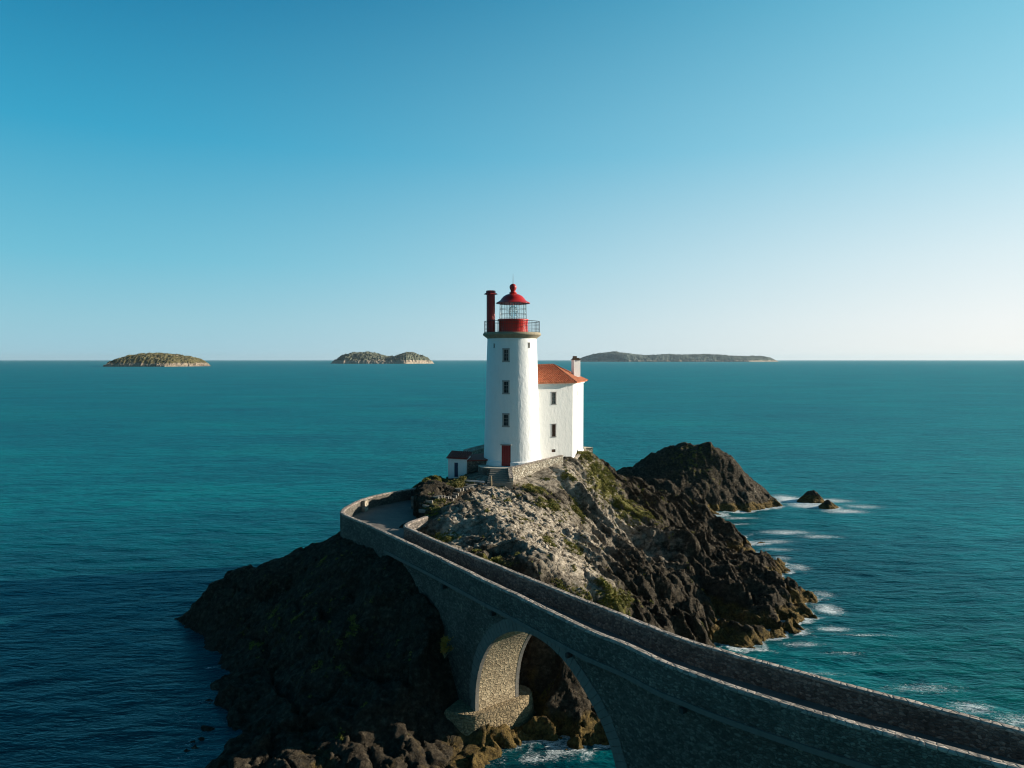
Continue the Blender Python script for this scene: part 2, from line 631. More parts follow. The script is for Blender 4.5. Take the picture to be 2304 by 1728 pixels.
M['vault'] = mat_stone('vault_masonry', (0.27, 0.21, 0.13), (0.34, 0.27, 0.17), (0.42, 0.34, 0.22), (0.19, 0.14, 0.08), (3.0, 5.2), 0.8, 0.0, 0.05)
M['ring'] = mat_plain('dressed_arch_stone', (0.165, 0.155, 0.138), 0.85, 0.5, 2.5, 0.5, dirt=(0.5, (0.07, 0.07, 0.06)))
M['coping'] = mat_plain('coping_stone', (0.66, 0.57, 0.52), 0.9, 0.5, 6, 1.0, dirt=(0.35, (0.20, 0.18, 0.16)))
M['plinth'] = mat_stone('plinth_masonry', (0.20, 0.15, 0.08), (0.27, 0.205, 0.115), (0.33, 0.255, 0.15), (0.13, 0.10, 0.055), (3.4, 4.6), 1.0, 0.3, 0.07)
M['light_wall'] = mat_stone('light_rubble_wall', (0.30, 0.26, 0.20), (0.40, 0.36, 0.29), (0.50, 0.46, 0.38), (0.22, 0.18, 0.12), (2.6, 3.8), 0.9, 0.2)
M['dark_wall'] = mat_stone('dark_rubble_wall', (0.08, 0.075, 0.065), (0.13, 0.12, 0.10), (0.2, 0.18, 0.15), (0.07, 0.065, 0.055), (2.6, 3.8), 0.9, 0.3)
M['coping'] = mat_stone('coping_blocks', (0.22, 0.18, 0.15), (0.31, 0.26, 0.22), (0.42, 0.355, 0.30), (0.13, 0.11, 0.09), (2.8, 3.0), 0.6, 0.3, 0.08, (0.22, 0.2, 0.17))
M['string'] = mat_plain('string_course_stone', (0.14, 0.13, 0.115), 0.85, 0.5, 2.5, 0.5, dirt=(0.6, (0.06, 0.06, 0.05)))
M['slab'] = mat_plain('light_slab', (0.5, 0.45, 0.38), 0.9, 0.35, 3, 0.4)
M['step'] = mat_plain('granite_step', (0.24, 0.22, 0.19), 0.9, 0.35, 4, 0.4)


def mat_tile():
    m = N('terracotta_tiles')
    uv = m.coord('UV')
    cell = m.noise(m.coord('UV', (4.2, 2.2, 1)), 1.0, 3, 0.7)
    c = m.ramp(cell, [(0.3, (0.36, 0.10, 0.045)), (0.5, (0.52, 0.17, 0.075)), (0.72, (0.64, 0.28, 0.15))])
    nz = m.noise(m.coord('Object'), 2.5, 5, 0.7)
    c = m.mix(m.ramp(nz, [(0.55, 0.0), (0.75, 0.5)]), c, (0.16, 0.07, 0.04))
    sp = m.n('ShaderNodeSeparateXYZ'); m.l(uv, sp.inputs[0])
    fr = m.math('FRACT', m.math('MULTIPLY', sp.outputs[1], 2.6))
    return m.out(c, 0.85, m.bump(fr, 0.6, 0.05))


M['tile'] = mat_tile()
M['ridge_tile'] = mat_plain('ridge_tile', (0.30, 0.09, 0.045), 0.9, 0.6, 6, 0.4)
M['dark_tile'] = mat_plain('dark_red_roof', (0.24, 0.045, 0.03), 0.85, 0.5, 4, 0.5)


def mat_asphalt():
    m = N('worn_road_surface')
    o = m.coord('Object')
    c = m.ramp(m.noise(o, 0.7, 6, 0.7), [(0.3, (0.095, 0.085, 0.078)), (0.7, (0.17, 0.15, 0.13))])
    c = m.mix(0.4, c, m.ramp(m.noise(o, 30, 3, 0.7), [(0.3, 0.3), (0.7, 0.8)]), 'OVERLAY')
    return m.out(c, 0.9, m.bump(m.noise(o, 20, 4, 0.7), 0.3, 0.02))


M['road'] = mat_asphalt()


def mat_glass(name='lantern_glass'):
    m = N(name)
    return m.out((0.86, 0.97, 0.95), 0.05, None, Transmission_Weight=0.85, IOR=1.05, Alpha=0.45)


M['glass'] = mat_glass()
_m = N('window_pane'); M['pane'] = _m.out((0.015, 0.02, 0.025), 0.12)
_m = N('curtained_pane'); M['pane2'] = _m.out(_m.ramp(_m.noise(_m.coord('Object'), 5, 3), [(0.4, (0.05, 0.055, 0.05)), (0.6, (0.2, 0.2, 0.17))]), 0.3)
_m = N('lens_glass'); M['lens'] = _m.out((0.9, 0.97, 0.95), 0.15, None, Transmission_Weight=0.9, IOR=1.08, Alpha=0.55)


def mat_rock(name, dark=0.0):
    m = N(name)
    o = m.coord('Object')
    light, veg, weed = m.attr('light'), m.attr('veg'), m.attr('weed')
    fine = m.noise(o, 2.6, 7, 0.68)
    mid = m.noise(o, 0.7, 6, 0.62)
    rg = m.n('ShaderNodeTexNoise', noise_type='RIDGED_MULTIFRACTAL')
    rg.inputs['Scale'].default_value = 1.0; rg.inputs['Detail'].default_value = 6; rg.inputs['Roughness'].default_value = 0.62
    m.l(m.coord('Object', (1.1, 1.1, 1.9), (0.3, -0.25, 0.5)), rg.inputs['Vector'])
    crack = m.math('MULTIPLY', rg.outputs[0], 0.35)
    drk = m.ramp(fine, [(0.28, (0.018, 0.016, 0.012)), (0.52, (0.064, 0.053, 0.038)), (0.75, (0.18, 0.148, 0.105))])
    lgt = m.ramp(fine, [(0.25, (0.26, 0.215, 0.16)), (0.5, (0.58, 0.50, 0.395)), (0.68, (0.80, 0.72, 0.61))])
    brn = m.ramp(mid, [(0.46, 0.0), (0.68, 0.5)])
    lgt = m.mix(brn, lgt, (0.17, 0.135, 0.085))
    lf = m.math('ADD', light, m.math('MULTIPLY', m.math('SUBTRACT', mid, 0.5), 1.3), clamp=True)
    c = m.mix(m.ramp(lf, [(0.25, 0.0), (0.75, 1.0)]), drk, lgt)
    pit = m.noise(m.coord('Object', (1, 1, 1.6), (0, 0, .6)), 4.6, 6, 0.85)
    c = m.mix(m.ramp(pit, [(0.35, 0.85), (0.42, 0.0)]), c, (0.09, 0.058, 0.042))
    wv = m.n('ShaderNodeVectorMath', operation='MULTIPLY_ADD')
    m.l(m.noise(o, 0.9, 4, 0.6, out='Color'), wv.inputs[0]); wv.inputs[1].default_value = (1.6, 1.6, 1.6); m.l(m.coord('Object', (0.75, 0.75, 1.3), (0, 0, 0.75)), wv.inputs[2])
    fe = m.vor(wv.outputs[0], 0.9, 'DISTANCE_TO_EDGE')
    c = m.mix(m.ramp(fe, [(0.0, 0.8), (0.03, 0.0)]), c, (0.05, 0.042, 0.03))
    # grass and moss
    vg = m.ramp(m.noise(o, 3.2, 5, 0.7), [(0.3, (0.055, 0.058, 0.014)), (0.5, (0.13, 0.125, 0.03)), (0.72, (0.27, 0.22, 0.08))])
    vf = m.math('ADD', veg, m.math('MULTIPLY', m.math('SUBTRACT', m.noise(o, 1.5, 6, 0.75), 0.5), 2.6), clamp=True)
    c = m.mix(m.ramp(vf, [(0.42, 0.0), (0.58, 1.0)]), c, vg)
    # golden weed near the waterline
    wc = m.ramp(m.noise(o, 4, 5, 0.7), [(0.35, (0.05, 0.035, 0.012)), (0.65, (0.27, 0.185, 0.06))])
    wf = m.math('ADD', weed, m.math('MULTIPLY', m.math('SUBTRACT', mid, 0.5), 1.2), clamp=True)
    c = m.mix(m.ramp(wf, [(0.35, 0.0), (0.65, 0.85)]), c, wc)
    n1 = m.bump(crack, 1.0, 0.55, m.bump(m.ramp(fe, [(0.0, 0.0), (0.09, 1.0)]), 0.9, 0.22))
    n1 = m.bump(m.noise(o, 2.2, 8, 0.78), 1.0, 0.5, n1)
    rg2 = m.n('ShaderNodeTexNoise', noise_type='RIDGED_MULTIFRACTAL')
    rg2.inputs['Scale'].default_value = 3.2; rg2.inputs['Detail'].default_value = 4; rg2.inputs['Roughness'].default_value = 0.6
    m.l(o, rg2.inputs['Vector'])
    n1 = m.bump(m.math('MULTIPLY', rg2.outputs[0], 0.35), 1.0, 0.22, n1)
    c = m.mix(m.ramp(m.noise(o, 5.5, 5, 0.75), [(0.33, 0.7), (0.44, 0.0)]), c, m.mix(1.0, c, 0.3, 'MULTIPLY'))
    return m.out(c, 0.9, n1, Specular_IOR_Level=0.12)


M['rock'] = mat_rock('sea_cliff_rock')


def mat_sea():
    m = N('sea_water')
    foam, navy_shade = m.attr('foam'), m.attr('navy_and_shade')
    o = m.coord('Object')
    big = m.noise(m.coord('Object', (0.010, 0.020, 1)), 1.0, 4, 0.6)
    col = m.ramp(big, [(0.30, (0.000, 0.074, 0.094)), (0.52, (0.000, 0.110, 0.122)), (0.72, (0.000, 0.148, 0.136))])
    col = m.mix(m.math('MULTIPLY', navy_shade, 0.92), col, (0.000, 0.030, 0.044))  # darkens both the navy water and the shade painted into the colour
    col = m.mix(m.math('MULTIPLY', m.attr('green'), 0.75), col, (0.000, 0.066, 0.058))
    w0 = m.noise(m.coord('Object', (1.5, 3.6, 1), (0, 0, 0.1)), 1.0, 3, 0.6, 0.3)
    w1 = m.noise(m.coord('Object', (0.42, 1.25, 1), (0, 0, 0.12)), 1.0, 4, 0.62, 0.4)
    w2 = m.noise(m.coord('Object', (0.10, 0.30, 1), (0, 0, -0.1)), 1.0, 5, 0.65, 0.3)
    w3 = m.noise(m.coord('Object', (0.012, 0.05, 1)), 1.0, 5, 0.65)
    soft_n = m.bump(w1, 0.8, 0.36, m.bump(w2, 0.7, 0.8))
    nrm = m.bump(w3, 0.9, 6.0)
    nrm = m.bump(w2, 0.9, 1.4, nrm)
    nrm = m.bump(w1, 1.0, 0.40, nrm)
    nrm = m.bump(w0, 0.7, 0.05, nrm)
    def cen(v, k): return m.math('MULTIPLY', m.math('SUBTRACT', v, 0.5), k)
    chop_shade = m.math('ADD', m.math('ADD', cen(w0, 1.8), cen(w1, 2.7)), m.math('ADD', cen(w2, 3.0), cen(w3, 1.9)))
    chop_shade = m.math('ADD', chop_shade, 0.5, clamp=True)
    col = m.mix(m.ramp(chop_shade, [(0.15, 0.75), (0.55, 0.0)]), col, m.mix(1.0, col, (0.3, 0.48, 0.60), 'MULTIPLY'))  # troughs darkened in the colour, standing in for wave shading
    col = m.mix(m.ramp(chop_shade, [(0.62, 0.0), (0.95, 0.5)]), col, m.mix(1.0, col, (1.6, 1.6, 1.55), 'MULTIPLY'))  # crests brightened in the colour, as if catching the light
    # foam: lace of cells cut by noise
    fv = m.coord('Object', (0.8, 1.7, 1))
    fn = m.noise(fv, 2.2, 9, 0.86, 1.8)
    lace = m.noise(m.coord('Object', (2.6, 4.6, 1)), 1.9, 5, 0.8, 1.0)
    ff = m.math('ADD', foam, m.math('MULTIPLY', m.math('SUBTRACT', fn, 0.5), 1.7))
    ff = m.math('SUBTRACT', ff, 0.36)
    ff = m.math('SUBTRACT', ff, m.math('MULTIPLY', m.math('SUBTRACT', lace, 0.45), 1.25))
    fm = m.ramp(ff, [(0.06, 0.0), (0.16, 0.5), (0.34, 1.0)])
    col = m.mix(fm, col, (0.66, 0.72, 0.74))
    # water body plus a rough-sea reflection (wave faces tilt towards the viewer, so it never reaches a mirror's strength)
    dif0 = m.n('ShaderNodeBsdfDiffuse'); m.l(col, dif0.inputs[0]); m.l(soft_n, dif0.inputs['Normal'])
    dif = dif0
    glo = m.n('ShaderNodeBsdfGlossy'); glo.inputs['Roughness'].default_value = 0.34; m.l(m.bump(w0, 0.6, 0.03, soft_n), glo.inputs['Normal'])
    glo.inputs[0].default_value = (0.32, 0.84, 0.92, 1)
    fr = m.n('ShaderNodeFresnel'); fr.inputs[0].default_value = 1.33; m.l(soft_n, fr.inputs['Normal'])
    fac = m.math('MINIMUM', m.math('MULTIPLY', fr.outputs[0], 0.60), 0.27)
    fac = m.math('MULTIPLY', fac, m.math('SUBTRACT', 1.0, fm))
    mx = m.n('ShaderNodeMixShader'); m.l(fac, mx.inputs[0]); m.l(dif.outputs[0], mx.inputs[1]); m.l(glo.outputs[0], mx.inputs[2])
    m.l(mx.outputs[0], m.t.nodes['Material Output'].inputs[0])
    return m.m


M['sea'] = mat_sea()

# ------------------------------------------------------------------ bridge lines (traced in plan at parapet-top height)
ZP = 11.6       # top of parapet
ZR = 10.4       # road surface
ZM = 10.06      # underside of parapet, top of the body


def smooth_line(pts, step=0.6, it=2):
    P = [Vector(p[:2]) for p in pts]
    for _ in range(it):
        Q = [P[0]]
        for a, b in zip(P[:-1], P[1:]):
            Q += [a * 0.75 + b * 0.25, a * 0.25 + b * 0.75]
        Q.append(P[-1]); P = Q
    out, acc = [P[0]], 0
    for a, b in zip(P[:-1], P[1:]):
        L = (b - a).length
        while acc + L >= step:
            a = a + (b - a) * ((step - acc) / L)
            L = (b - a).length
            out.append(a); acc = 0
        acc += L
    out.append(P[-1])
    return [(p.x, p.y) for p in out]


outer_px = [(765, 1154), (778, 1161.5), (813, 1175), (861, 1197), (908, 1219), (956, 1241), (1038, 1281), (1092.6, 1308.5),
            (1146.8, 1333), (1201, 1360), (1255, 1386), (1323, 1420), (1400, 1448), (1441, 1468), (1482, 1489),
            (1522.6, 1503), (1604, 1534), (1727, 1574), (1890, 1623), (2095, 1676), (2278, 1727), (2500, 1785)]
inner_px = [(963, 1162), (944, 1169), (927, 1174), (918, 1181), (920, 1185), (930, 1189), (984, 1213.6), (1065.5, 1246), (1146.8, 1278.7),
            (1228, 1311), (1336.7, 1354.6), (1400, 1378), (1482, 1412), (1563.5, 1441), (1645, 1464.5), (1727, 1487),
            (1808.7, 1509), (1972, 1553), (2135.6, 1594), (2304, 1638), (2500, 1690)]
back_px = [(765, 1154), (765, 1150), (770.6, 1143), (789.6, 1132), (813, 1121.5), (845, 1112.5), (892, 1104), (940, 1096), (950, 1092)]
OUT = smooth_line([at(*p, z=ZP) for p in outer_px])
INN = smooth_line([at(*p, z=ZP) for p in inner_px], 0.5)
BACK = smooth_line([at(*p, z=ZP) for p in back_px], 0.5)
# outer line runs from the terrace to the right foreground; BACK goes the other way round the terrace
WALL = BACK[::-1] + OUT[1:]            # one continuous outer wall

# ------------------------------------------------------------------ sea rocks and headland (terrain heights)
def P_(px, py, Y): return at(px, py, Y=Y)
D = 1.0416
def Q_(dx, dy, Y): return at(dx * D, dy * D, Y=Y)

base_pts = [
    # tower platform and around
    (0, 85, 13.2), (-4, 84, 12.9), (4, 86, 13.3), (8, 91, 13.2), (10.8, 92, 13.4), (0, 91, 13.0), (-3, 80.5, 12.8), (7.6, 86, 13.0),
    (0.2, 78.8, 12.0), (2.1, 80.4, 12.2), (4.5, 81.9, 12.7), (6.5, 83.9, 13.1), (9.0, 87.2, 12.9), (-6.7, 82.8, 12.2), (-9.2, 82, 12.6), (-11.0, 81, 11.4),
    (-2, 78, 12.0), (-5, 77.6, 12.0), (-3.5, 76, 12.1), (-8, 80, 11.9), (-8, 77, 12.2), (-9.0, 75.2, 13.1), (-9.0, 72, 12.9), (-8.4, 69.2, 12.3), (-6.2, 71.6, 11.3), (-9.3, 78.5, 12.9), (-5.6, 66.2, 12.1),
    # back of the head
    (-14, 85, 7), (-19, 76, 3), (-12, 92, 5), (-20, 86, -1), (0, 100, 7), (-8, 99, 2), (8, 100, 8), (-4, 108, -1), (12, 108, 1),
    # terrace and west ridge
    (-13, 74, 10.0), (-12, 66, 10.0), (-17.4, 66, 9.6), (-18.5, 66.5, 8.6), (-16.3, 62.5, 9.0), (-13.5, 59, 9.0), (-12, 56.6, 8.9), (-10, 54, 8.9),
    Q_(640, 1185, 67), Q_(580, 1210, 67.5), Q_(510, 1240, 67.5), Q_(480, 1247, 67.5), Q_(450, 1270, 68), Q_(425, 1303, 69), (-34, 70, -0.3), (-30, 76, -2.5), (-24, 76, -1.5), (-38, 66, -3),
    Q_(430, 1372, 65.5), Q_(475, 1420, 61), Q_(428, 1480, 56), Q_(390, 1550, 50.3), Q_(420, 1590, 47.5), Q_(425, 1640, 45.5), Q_(470, 1560, 49.5),
    # south-west slope
    Q_(620, 1250, 64), Q_(560, 1300, 63), Q_(500, 1350, 62), Q_(700, 1250, 60), Q_(700, 1350, 55), Q_(700, 1450, 50), Q_(700, 1540, 46.5), Q_(700, 1640, 43), Q_(600, 1330, 60), Q_(600, 1450, 53.5), Q_(600, 1550, 48.5),
    Q_(550, 1400, 58.5), Q_(500, 1480, 54.7), Q_(780, 1300, 57), Q_(820, 1400, 51.5), Q_(900, 1350, 50.5), Q_(800, 1500, 47), Q_(900, 1500, 46.3), Q_(900, 1600, 43.5), Q_(970, 1500, 45.6), Q_(970, 1600, 43.6), Q_(1000, 1640, 42.6),
    (-9.3, 54.0, 8.4), (-7.0, 50.6, 7.6), (-5.2, 47.6, 5.9), (-4.6, 46.6, 3.4), (-4.6, 45.2, 1.5), (-2.2, 44.2, 0.9), (-0.5, 44.6, -0.6), (0.6, 45.2, -0.9), (2.4, 47.0, 0.6),
    (-17, 42, 1.2), (-10, 39, 0.6), (-4, 40, 0.4), (-20, 44, -0.8), (-24, 40, -3), (-15, 36, -3), (-5, 35, -3), (0.2, 41.5, -1.6), (2.2, 43.8, -1.6), (-1.5, 42.6, -0.2),
    (3, 38, -2.5), (7, 42, -2.5), (4.8, 46.4, 0.5), (7.5, 48.0, 0.2), (10, 49.4, -0.4), (16, 54, -0.8), (12, 42, -3.5), (20, 50, -3.5), (25, 40, -4),
    (-2.4, 47.2, 1.2), (-1.2, 50.6, 3.2),
    # under the bridge and behind it
    (1.2, 51.6, 6.4), (-1.5, 53, 9.6), (-4.0, 54.5, 10.3), (3.0, 50.2, 3.4), (5, 50, 2.0), (7.5, 51.5, 1.4),
    # plateau behind the inner parapet
    at(989, 1198, Y=62), at(1070, 1228, Y=57.4), at(1000, 1172, Y=62.4), at(1050, 1200, Y=61), at(965, 1160, Y=66),
    at(1090, 1106, Y=75), at(1084, 1139, Y=65.6), at(1115, 1168, Y=61.8), at(1146, 1196, Y=59), at(1187, 1263, Y=53.2), at(1130, 1230, Y=56.6), at(1230, 1300, Y=50.7),
    # light slab falling to the east
    at(1160, 1125, Y=73), at(1180, 1160, Y=68), at(1229, 1198, Y=64.5), at(1250, 1250, Y=58.5), at(1302, 1291, Y=55), at(1354, 1343, Y=53.3), at(1406, 1375, Y=53.2), at(1300, 1230, Y=63), at(1350, 1290, Y=59),
    at(1400, 1340, Y=57), at(1458, 1406, Y=56), at(1562, 1448, Y=59), at(1340, 1260, Y=63.5),
    # gully and cliff
    at(1220, 1110, Y=77), at(1250, 1140, Y=74.5), at(1300, 1180, Y=73), at(1354, 1104, Y=84), at(1312, 1052, Y=87.5), at(1328, 1031, Y=90.5), at(1285, 1090, Y=81), at(1406, 1166, Y=82), at(1406, 1120, Y=88), at(1458, 1198, Y=80), at(1458, 1156, Y=87),
    at(1406, 1250, Y=73), at(1354, 1198, Y=77), at(1302, 1146, Y=79), at(1510, 1302, Y=71.5), at(1614, 1333, Y=70.5), at(1718, 1375, Y=68.5), at(1666, 1290, Y=80), at(1562, 1229, Y=84.5), at(1510, 1177, Y=89),
    at(1440, 1310, Y=66), at(1480, 1370, Y=62), at(1600, 1400, Y=64),
    # back ridge
    at(1401, 1078, Y=101), at(1458, 1100, Y=101), at(1541, 1128, Y=101), at(1583, 1148, Y=101), at(1625, 1198, Y=98), at(1440, 1120, Y=95), at(1540, 1155, Y=95), (18, 108, 0.5), (28, 108, -1), (12, 102, 7.5),
    # shoreline to the east
    (21.6, 62, -0.2), (30.6, 69.8, 0.1), (26, 64.8, 0.1), (31, 76, 0.1), (30.0, 80.7, 0.3), (34.3, 84.4, 0.2), (32.2, 84.2, 0.9), (32, 87.5, -0.1), (33.4, 99, -0.2), (35, 80, -2), (38, 86, -3), (36, 94, -2.5), (38, 104, -3), (34, 70, -3), (28, 60, -3.5), (20, 57, -2.5),
    (48, 70, -6), (48, 100, -6), (40, 50, -6), (48, 118, -6), (20, 118, -4), (0, 118, -6), (-30, 110, -7), (-45, 80, -6), (-44, 60, -6), (-35, 50, -5), (-32, 42, -5), (-45, 38, -7),
]
head_vegs = [(-8, 79, 3.2, 3, .9), (-10.5, 81, 3, 2.5, .8), (9.5, 91, 3, 4, .85), (11.5, 86.5, 3.0, 4.5, .95), (14.5, 84.5, 3.6, 4.0, .9), (16.5, 85.5, 3, 3, .75), (6, 82, 3.5, 1.6, .75), (2.4, 78.0, 2.2, 1.4, 1.0), (4.0, 74.5, 2.2, 1.8, .8),
             (7.6, 78, 1.2, 2.4, .8), (-1.8, 54.2, 1.9, 1.5, 1.0), (-6.3, 60.6, 2.0, 1.2, 1.0), (2.6, 50.8, 1.5, 1.2, .95), (5.8, 52.2, 2.0, 1.5, .95), (8.0, 54.5, 1.8, 3.5, .9), (6.0, 63, 1.2, 4, .7), (3.2, 62, .9, 3.2, .65), (1.6, 66, 1.4, 1.2, .55),
             (-20, 60, 9, 7, .30), (-13, 52, 6, 4.5, .30), (-8, 67, 2.2, 3, .6), (17.5, 86, 2.2, 3, .7), (10.2, 58.5, 1.4, 2.2, .7), (.5, 51.5, 1.2, 1, .9)]
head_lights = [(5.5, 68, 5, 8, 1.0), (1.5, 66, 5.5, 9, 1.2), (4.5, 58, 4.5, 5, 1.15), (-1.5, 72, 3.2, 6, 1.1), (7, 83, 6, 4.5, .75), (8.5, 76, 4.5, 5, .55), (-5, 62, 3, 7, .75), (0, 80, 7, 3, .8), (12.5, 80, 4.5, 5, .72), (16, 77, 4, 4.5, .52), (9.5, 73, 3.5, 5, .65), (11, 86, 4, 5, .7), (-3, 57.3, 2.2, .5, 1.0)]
deck_poly = OUT + INN[::-1]


def terrain_grid(x0, x1, y0, y1, step):
    xs = np.arange(x0, x1, step); ys = np.arange(y0, y1, step)
    return np.meshgrid(xs, ys)


def head_height(X, Y, detail=True):
    Z = rbf(base_pts, X, Y)
    if not detail:
        return Z
    lightm = blobs(X, Y, head_lights)
    lightm = np.clip(lightm, 0, 1)
    flat = np.exp(-((X - 0.5) / 7.0) ** 4 - ((Y - 84.5) / 6.6) ** 4)
    low = sstep(9.5, 2.0, Z)
    west = sstep(-4, -12, X)
    vegm = np.clip(blobs(X, Y, head_vegs), 0, 1)
    slabm = lightm * (1 - flat)
    east = sstep(4, 9, X) * sstep(-1.0, 1.5, Z)
    amp = (0.22 + 0.80 * low) * (1 - 0.35 * west) * (1 - 0.65 * slabm)
    wx = X + 1.4 * fbm(X / 5, Y / 5, 3.3, 3); wy = Y + 1.4 * fbm(X / 5, Y / 5, 8.1, 3)
    nf = 1 - flat
    Z1 = Z + nf * amp * (1.2 * (ridged(wx / 7.5, wy / 7.5, Z / 8, 2) - 0.75))
    # strata running down the east cliff
    a = (X * 0.55 + Y * 0.83); b = (X * 0.83 - Y * 0.55)
    a = a + 1.2 * fbm(X / 5, Y / 5, 1.7, 3)
    Z1 = Z1 + east * (1 - 0.75 * vegm) * (1.6 * (ridged(a / 4.2, b / 18, 0.3, 4, g=.5) - 0.75))
    # broken faces at three sizes, long side down the bedding
    fx = X + 0.5 * fbm(X / 1.8, Y / 1.8, 2.7, 3); fy = Y + 0.5 * fbm(X / 1.8, Y / 1.8, 9.3, 3)
    soft = nf * (1 - 0.25 * west) * (1 - 0.35 * vegm) * (1 - 0.70 * np.exp(-((X + 5) / 5) ** 2 - ((Y - 44.5) / 3.5) ** 2))
    Z1 = Z1 + 0.22 * nf * low
    rr_ = math.atan2(0.83, 0.55)
    Z1 = Z1 + soft * (1 - 0.50 * slabm) * (0.62 + 0.80 * low) * facets(fx, fy, 3.1, 1.0, rr_, 2.0, 1, 0.28)
    Z1 = Z1 + soft * (1 - 0.25 * slabm) * (0.24 + 0.10 * low) * facets(fx, fy, 1.15, 1.0, rr_ + .25, 1.8, 2, 0.4)
    Z1 = Z1 + soft * (0.115 + 0.06 * slabm) * facets(fx, fy, 0.48, 1.0, rr_ - .2, 1.5, 3, 0.6)
    Z1 = Z1 + nf * 0.04 * fbm(X / 0.4, Y / 0.4, Z1, 2)
    # flat where the terrace, the road and the buildings stand
    return Z1


X, Y = terrain_grid(-42, 46, 34.0, 114, 0.13)
Z = head_height(X, Y)
d_in = in_poly(X, Y, deck_poly) | in_poly(X, Y, WALL[:len(BACK) + 6] + [(-8.5, 66), (-10.2, 70), (-10.5, 73.5), (-10.3, 79)])
corr = np.minimum(seg_dist(X, Y, OUT[2:]), seg_dist(X, Y, INN[10:]))
Z = np.where(d_in | (corr < 0.45), np.minimum(Z, 9.9), Z)
dback = seg_dist(X, Y, BACK)
Z = np.where(dback < 0.5, np.minimum(Z, 9.9), Z)
plat = np.hypot(X - 0, Y - 85)
Z = np.where(plat < 3.2, 13.2, Z)
# the pier's plinth stands clear of the rock
PLN = [(-4.7, 46.5), (-3.2, 45.6), (-1.8, 46.0), (-0.6, 46.9), (0.5, 47.7), (1.3, 48.5), (1.55, 49.4), (1.0, 50.2), (-0.3, 50.4), (-2, 49.6), (-4, 47.8)]
dpl = np.where(in_poly(X, Y, PLN), 0, seg_dist(X, Y, PLN + PLN[:1]))
lim = 1.75 - 2.0 * sstep(-1.3, 0.8, X) + 1.6 * dpl
Z = np.where((dpl < 2.2) & (Y < 50.3), np.minimum(Z, lim), Z)
lim2 = 0.55 + 0.6 * np.maximum(0, -5.5 - X) + 1.1 * np.maximum(0, Y - 45.2) + 0.35 * facets(X, Y, 1.1, 1.0, 0.4, 1.5, 8)
Z = np.where((X > -9) & (X < 1.0) & (Y < 47), np.minimum(Z, lim2), Z)
Z_head = Z
slope = np.hypot(*np.gradient(Z, 0.13))
vegA = np.maximum(0.80 * np.clip(blobs(X, Y, head_vegs), 0, 1), 0.15 * sstep(4, 7, Z) * sstep(-5, -3, X)) * sstep(4.2, 1.8, slope)
vegA = vegA * (1 - np.clip(np.exp(-((X - 1) / 5) ** 4 - ((Y - 86.5) / 5) ** 4) * 2, 0, 1))
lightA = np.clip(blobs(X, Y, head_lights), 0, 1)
weedA = 0.85 * sstep(2.3, 0.4, Z + 0.5 * fbm(X / 2, Y / 2, 0.5, 3)) * np.maximum(0.45 * sstep(-24, -14, X), sstep(-7, -1, X))
open_ = (1 - np.clip(np.exp(-((X - 0.5) / 7.5) ** 4 - ((Y - 84) / 8.0) ** 4) * 1.5, 0, 1)) * sstep(0.6, 2.0, np.where(d_in, 0, np.minimum(corr, dback)))
XD = X + open_ * 0.22 * fbm(X / 1.6, Y / 1.6, Z / 1.1, 3); YD = Y + open_ * 0.22 * fbm(X / 1.6 + 31, Y / 1.6, Z / 1.1, 3)
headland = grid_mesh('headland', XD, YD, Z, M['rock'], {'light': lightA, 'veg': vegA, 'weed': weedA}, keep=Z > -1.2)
tag(headland, 'rocky headland under the lighthouse, pale rock and grass above dark cliffs', None, None, 'structure')
hx0, hy0, hstep = -42.0, 34.0, 0.13


def ground(x, y):
    i = int(round((y - hy0) / hstep)); j = int(round((x - hx0) / hstep))
    return float(Z_head[max(0, min(Z_head.shape[0] - 1, i)), max(0, min(Z_head.shape[1] - 1, j))])


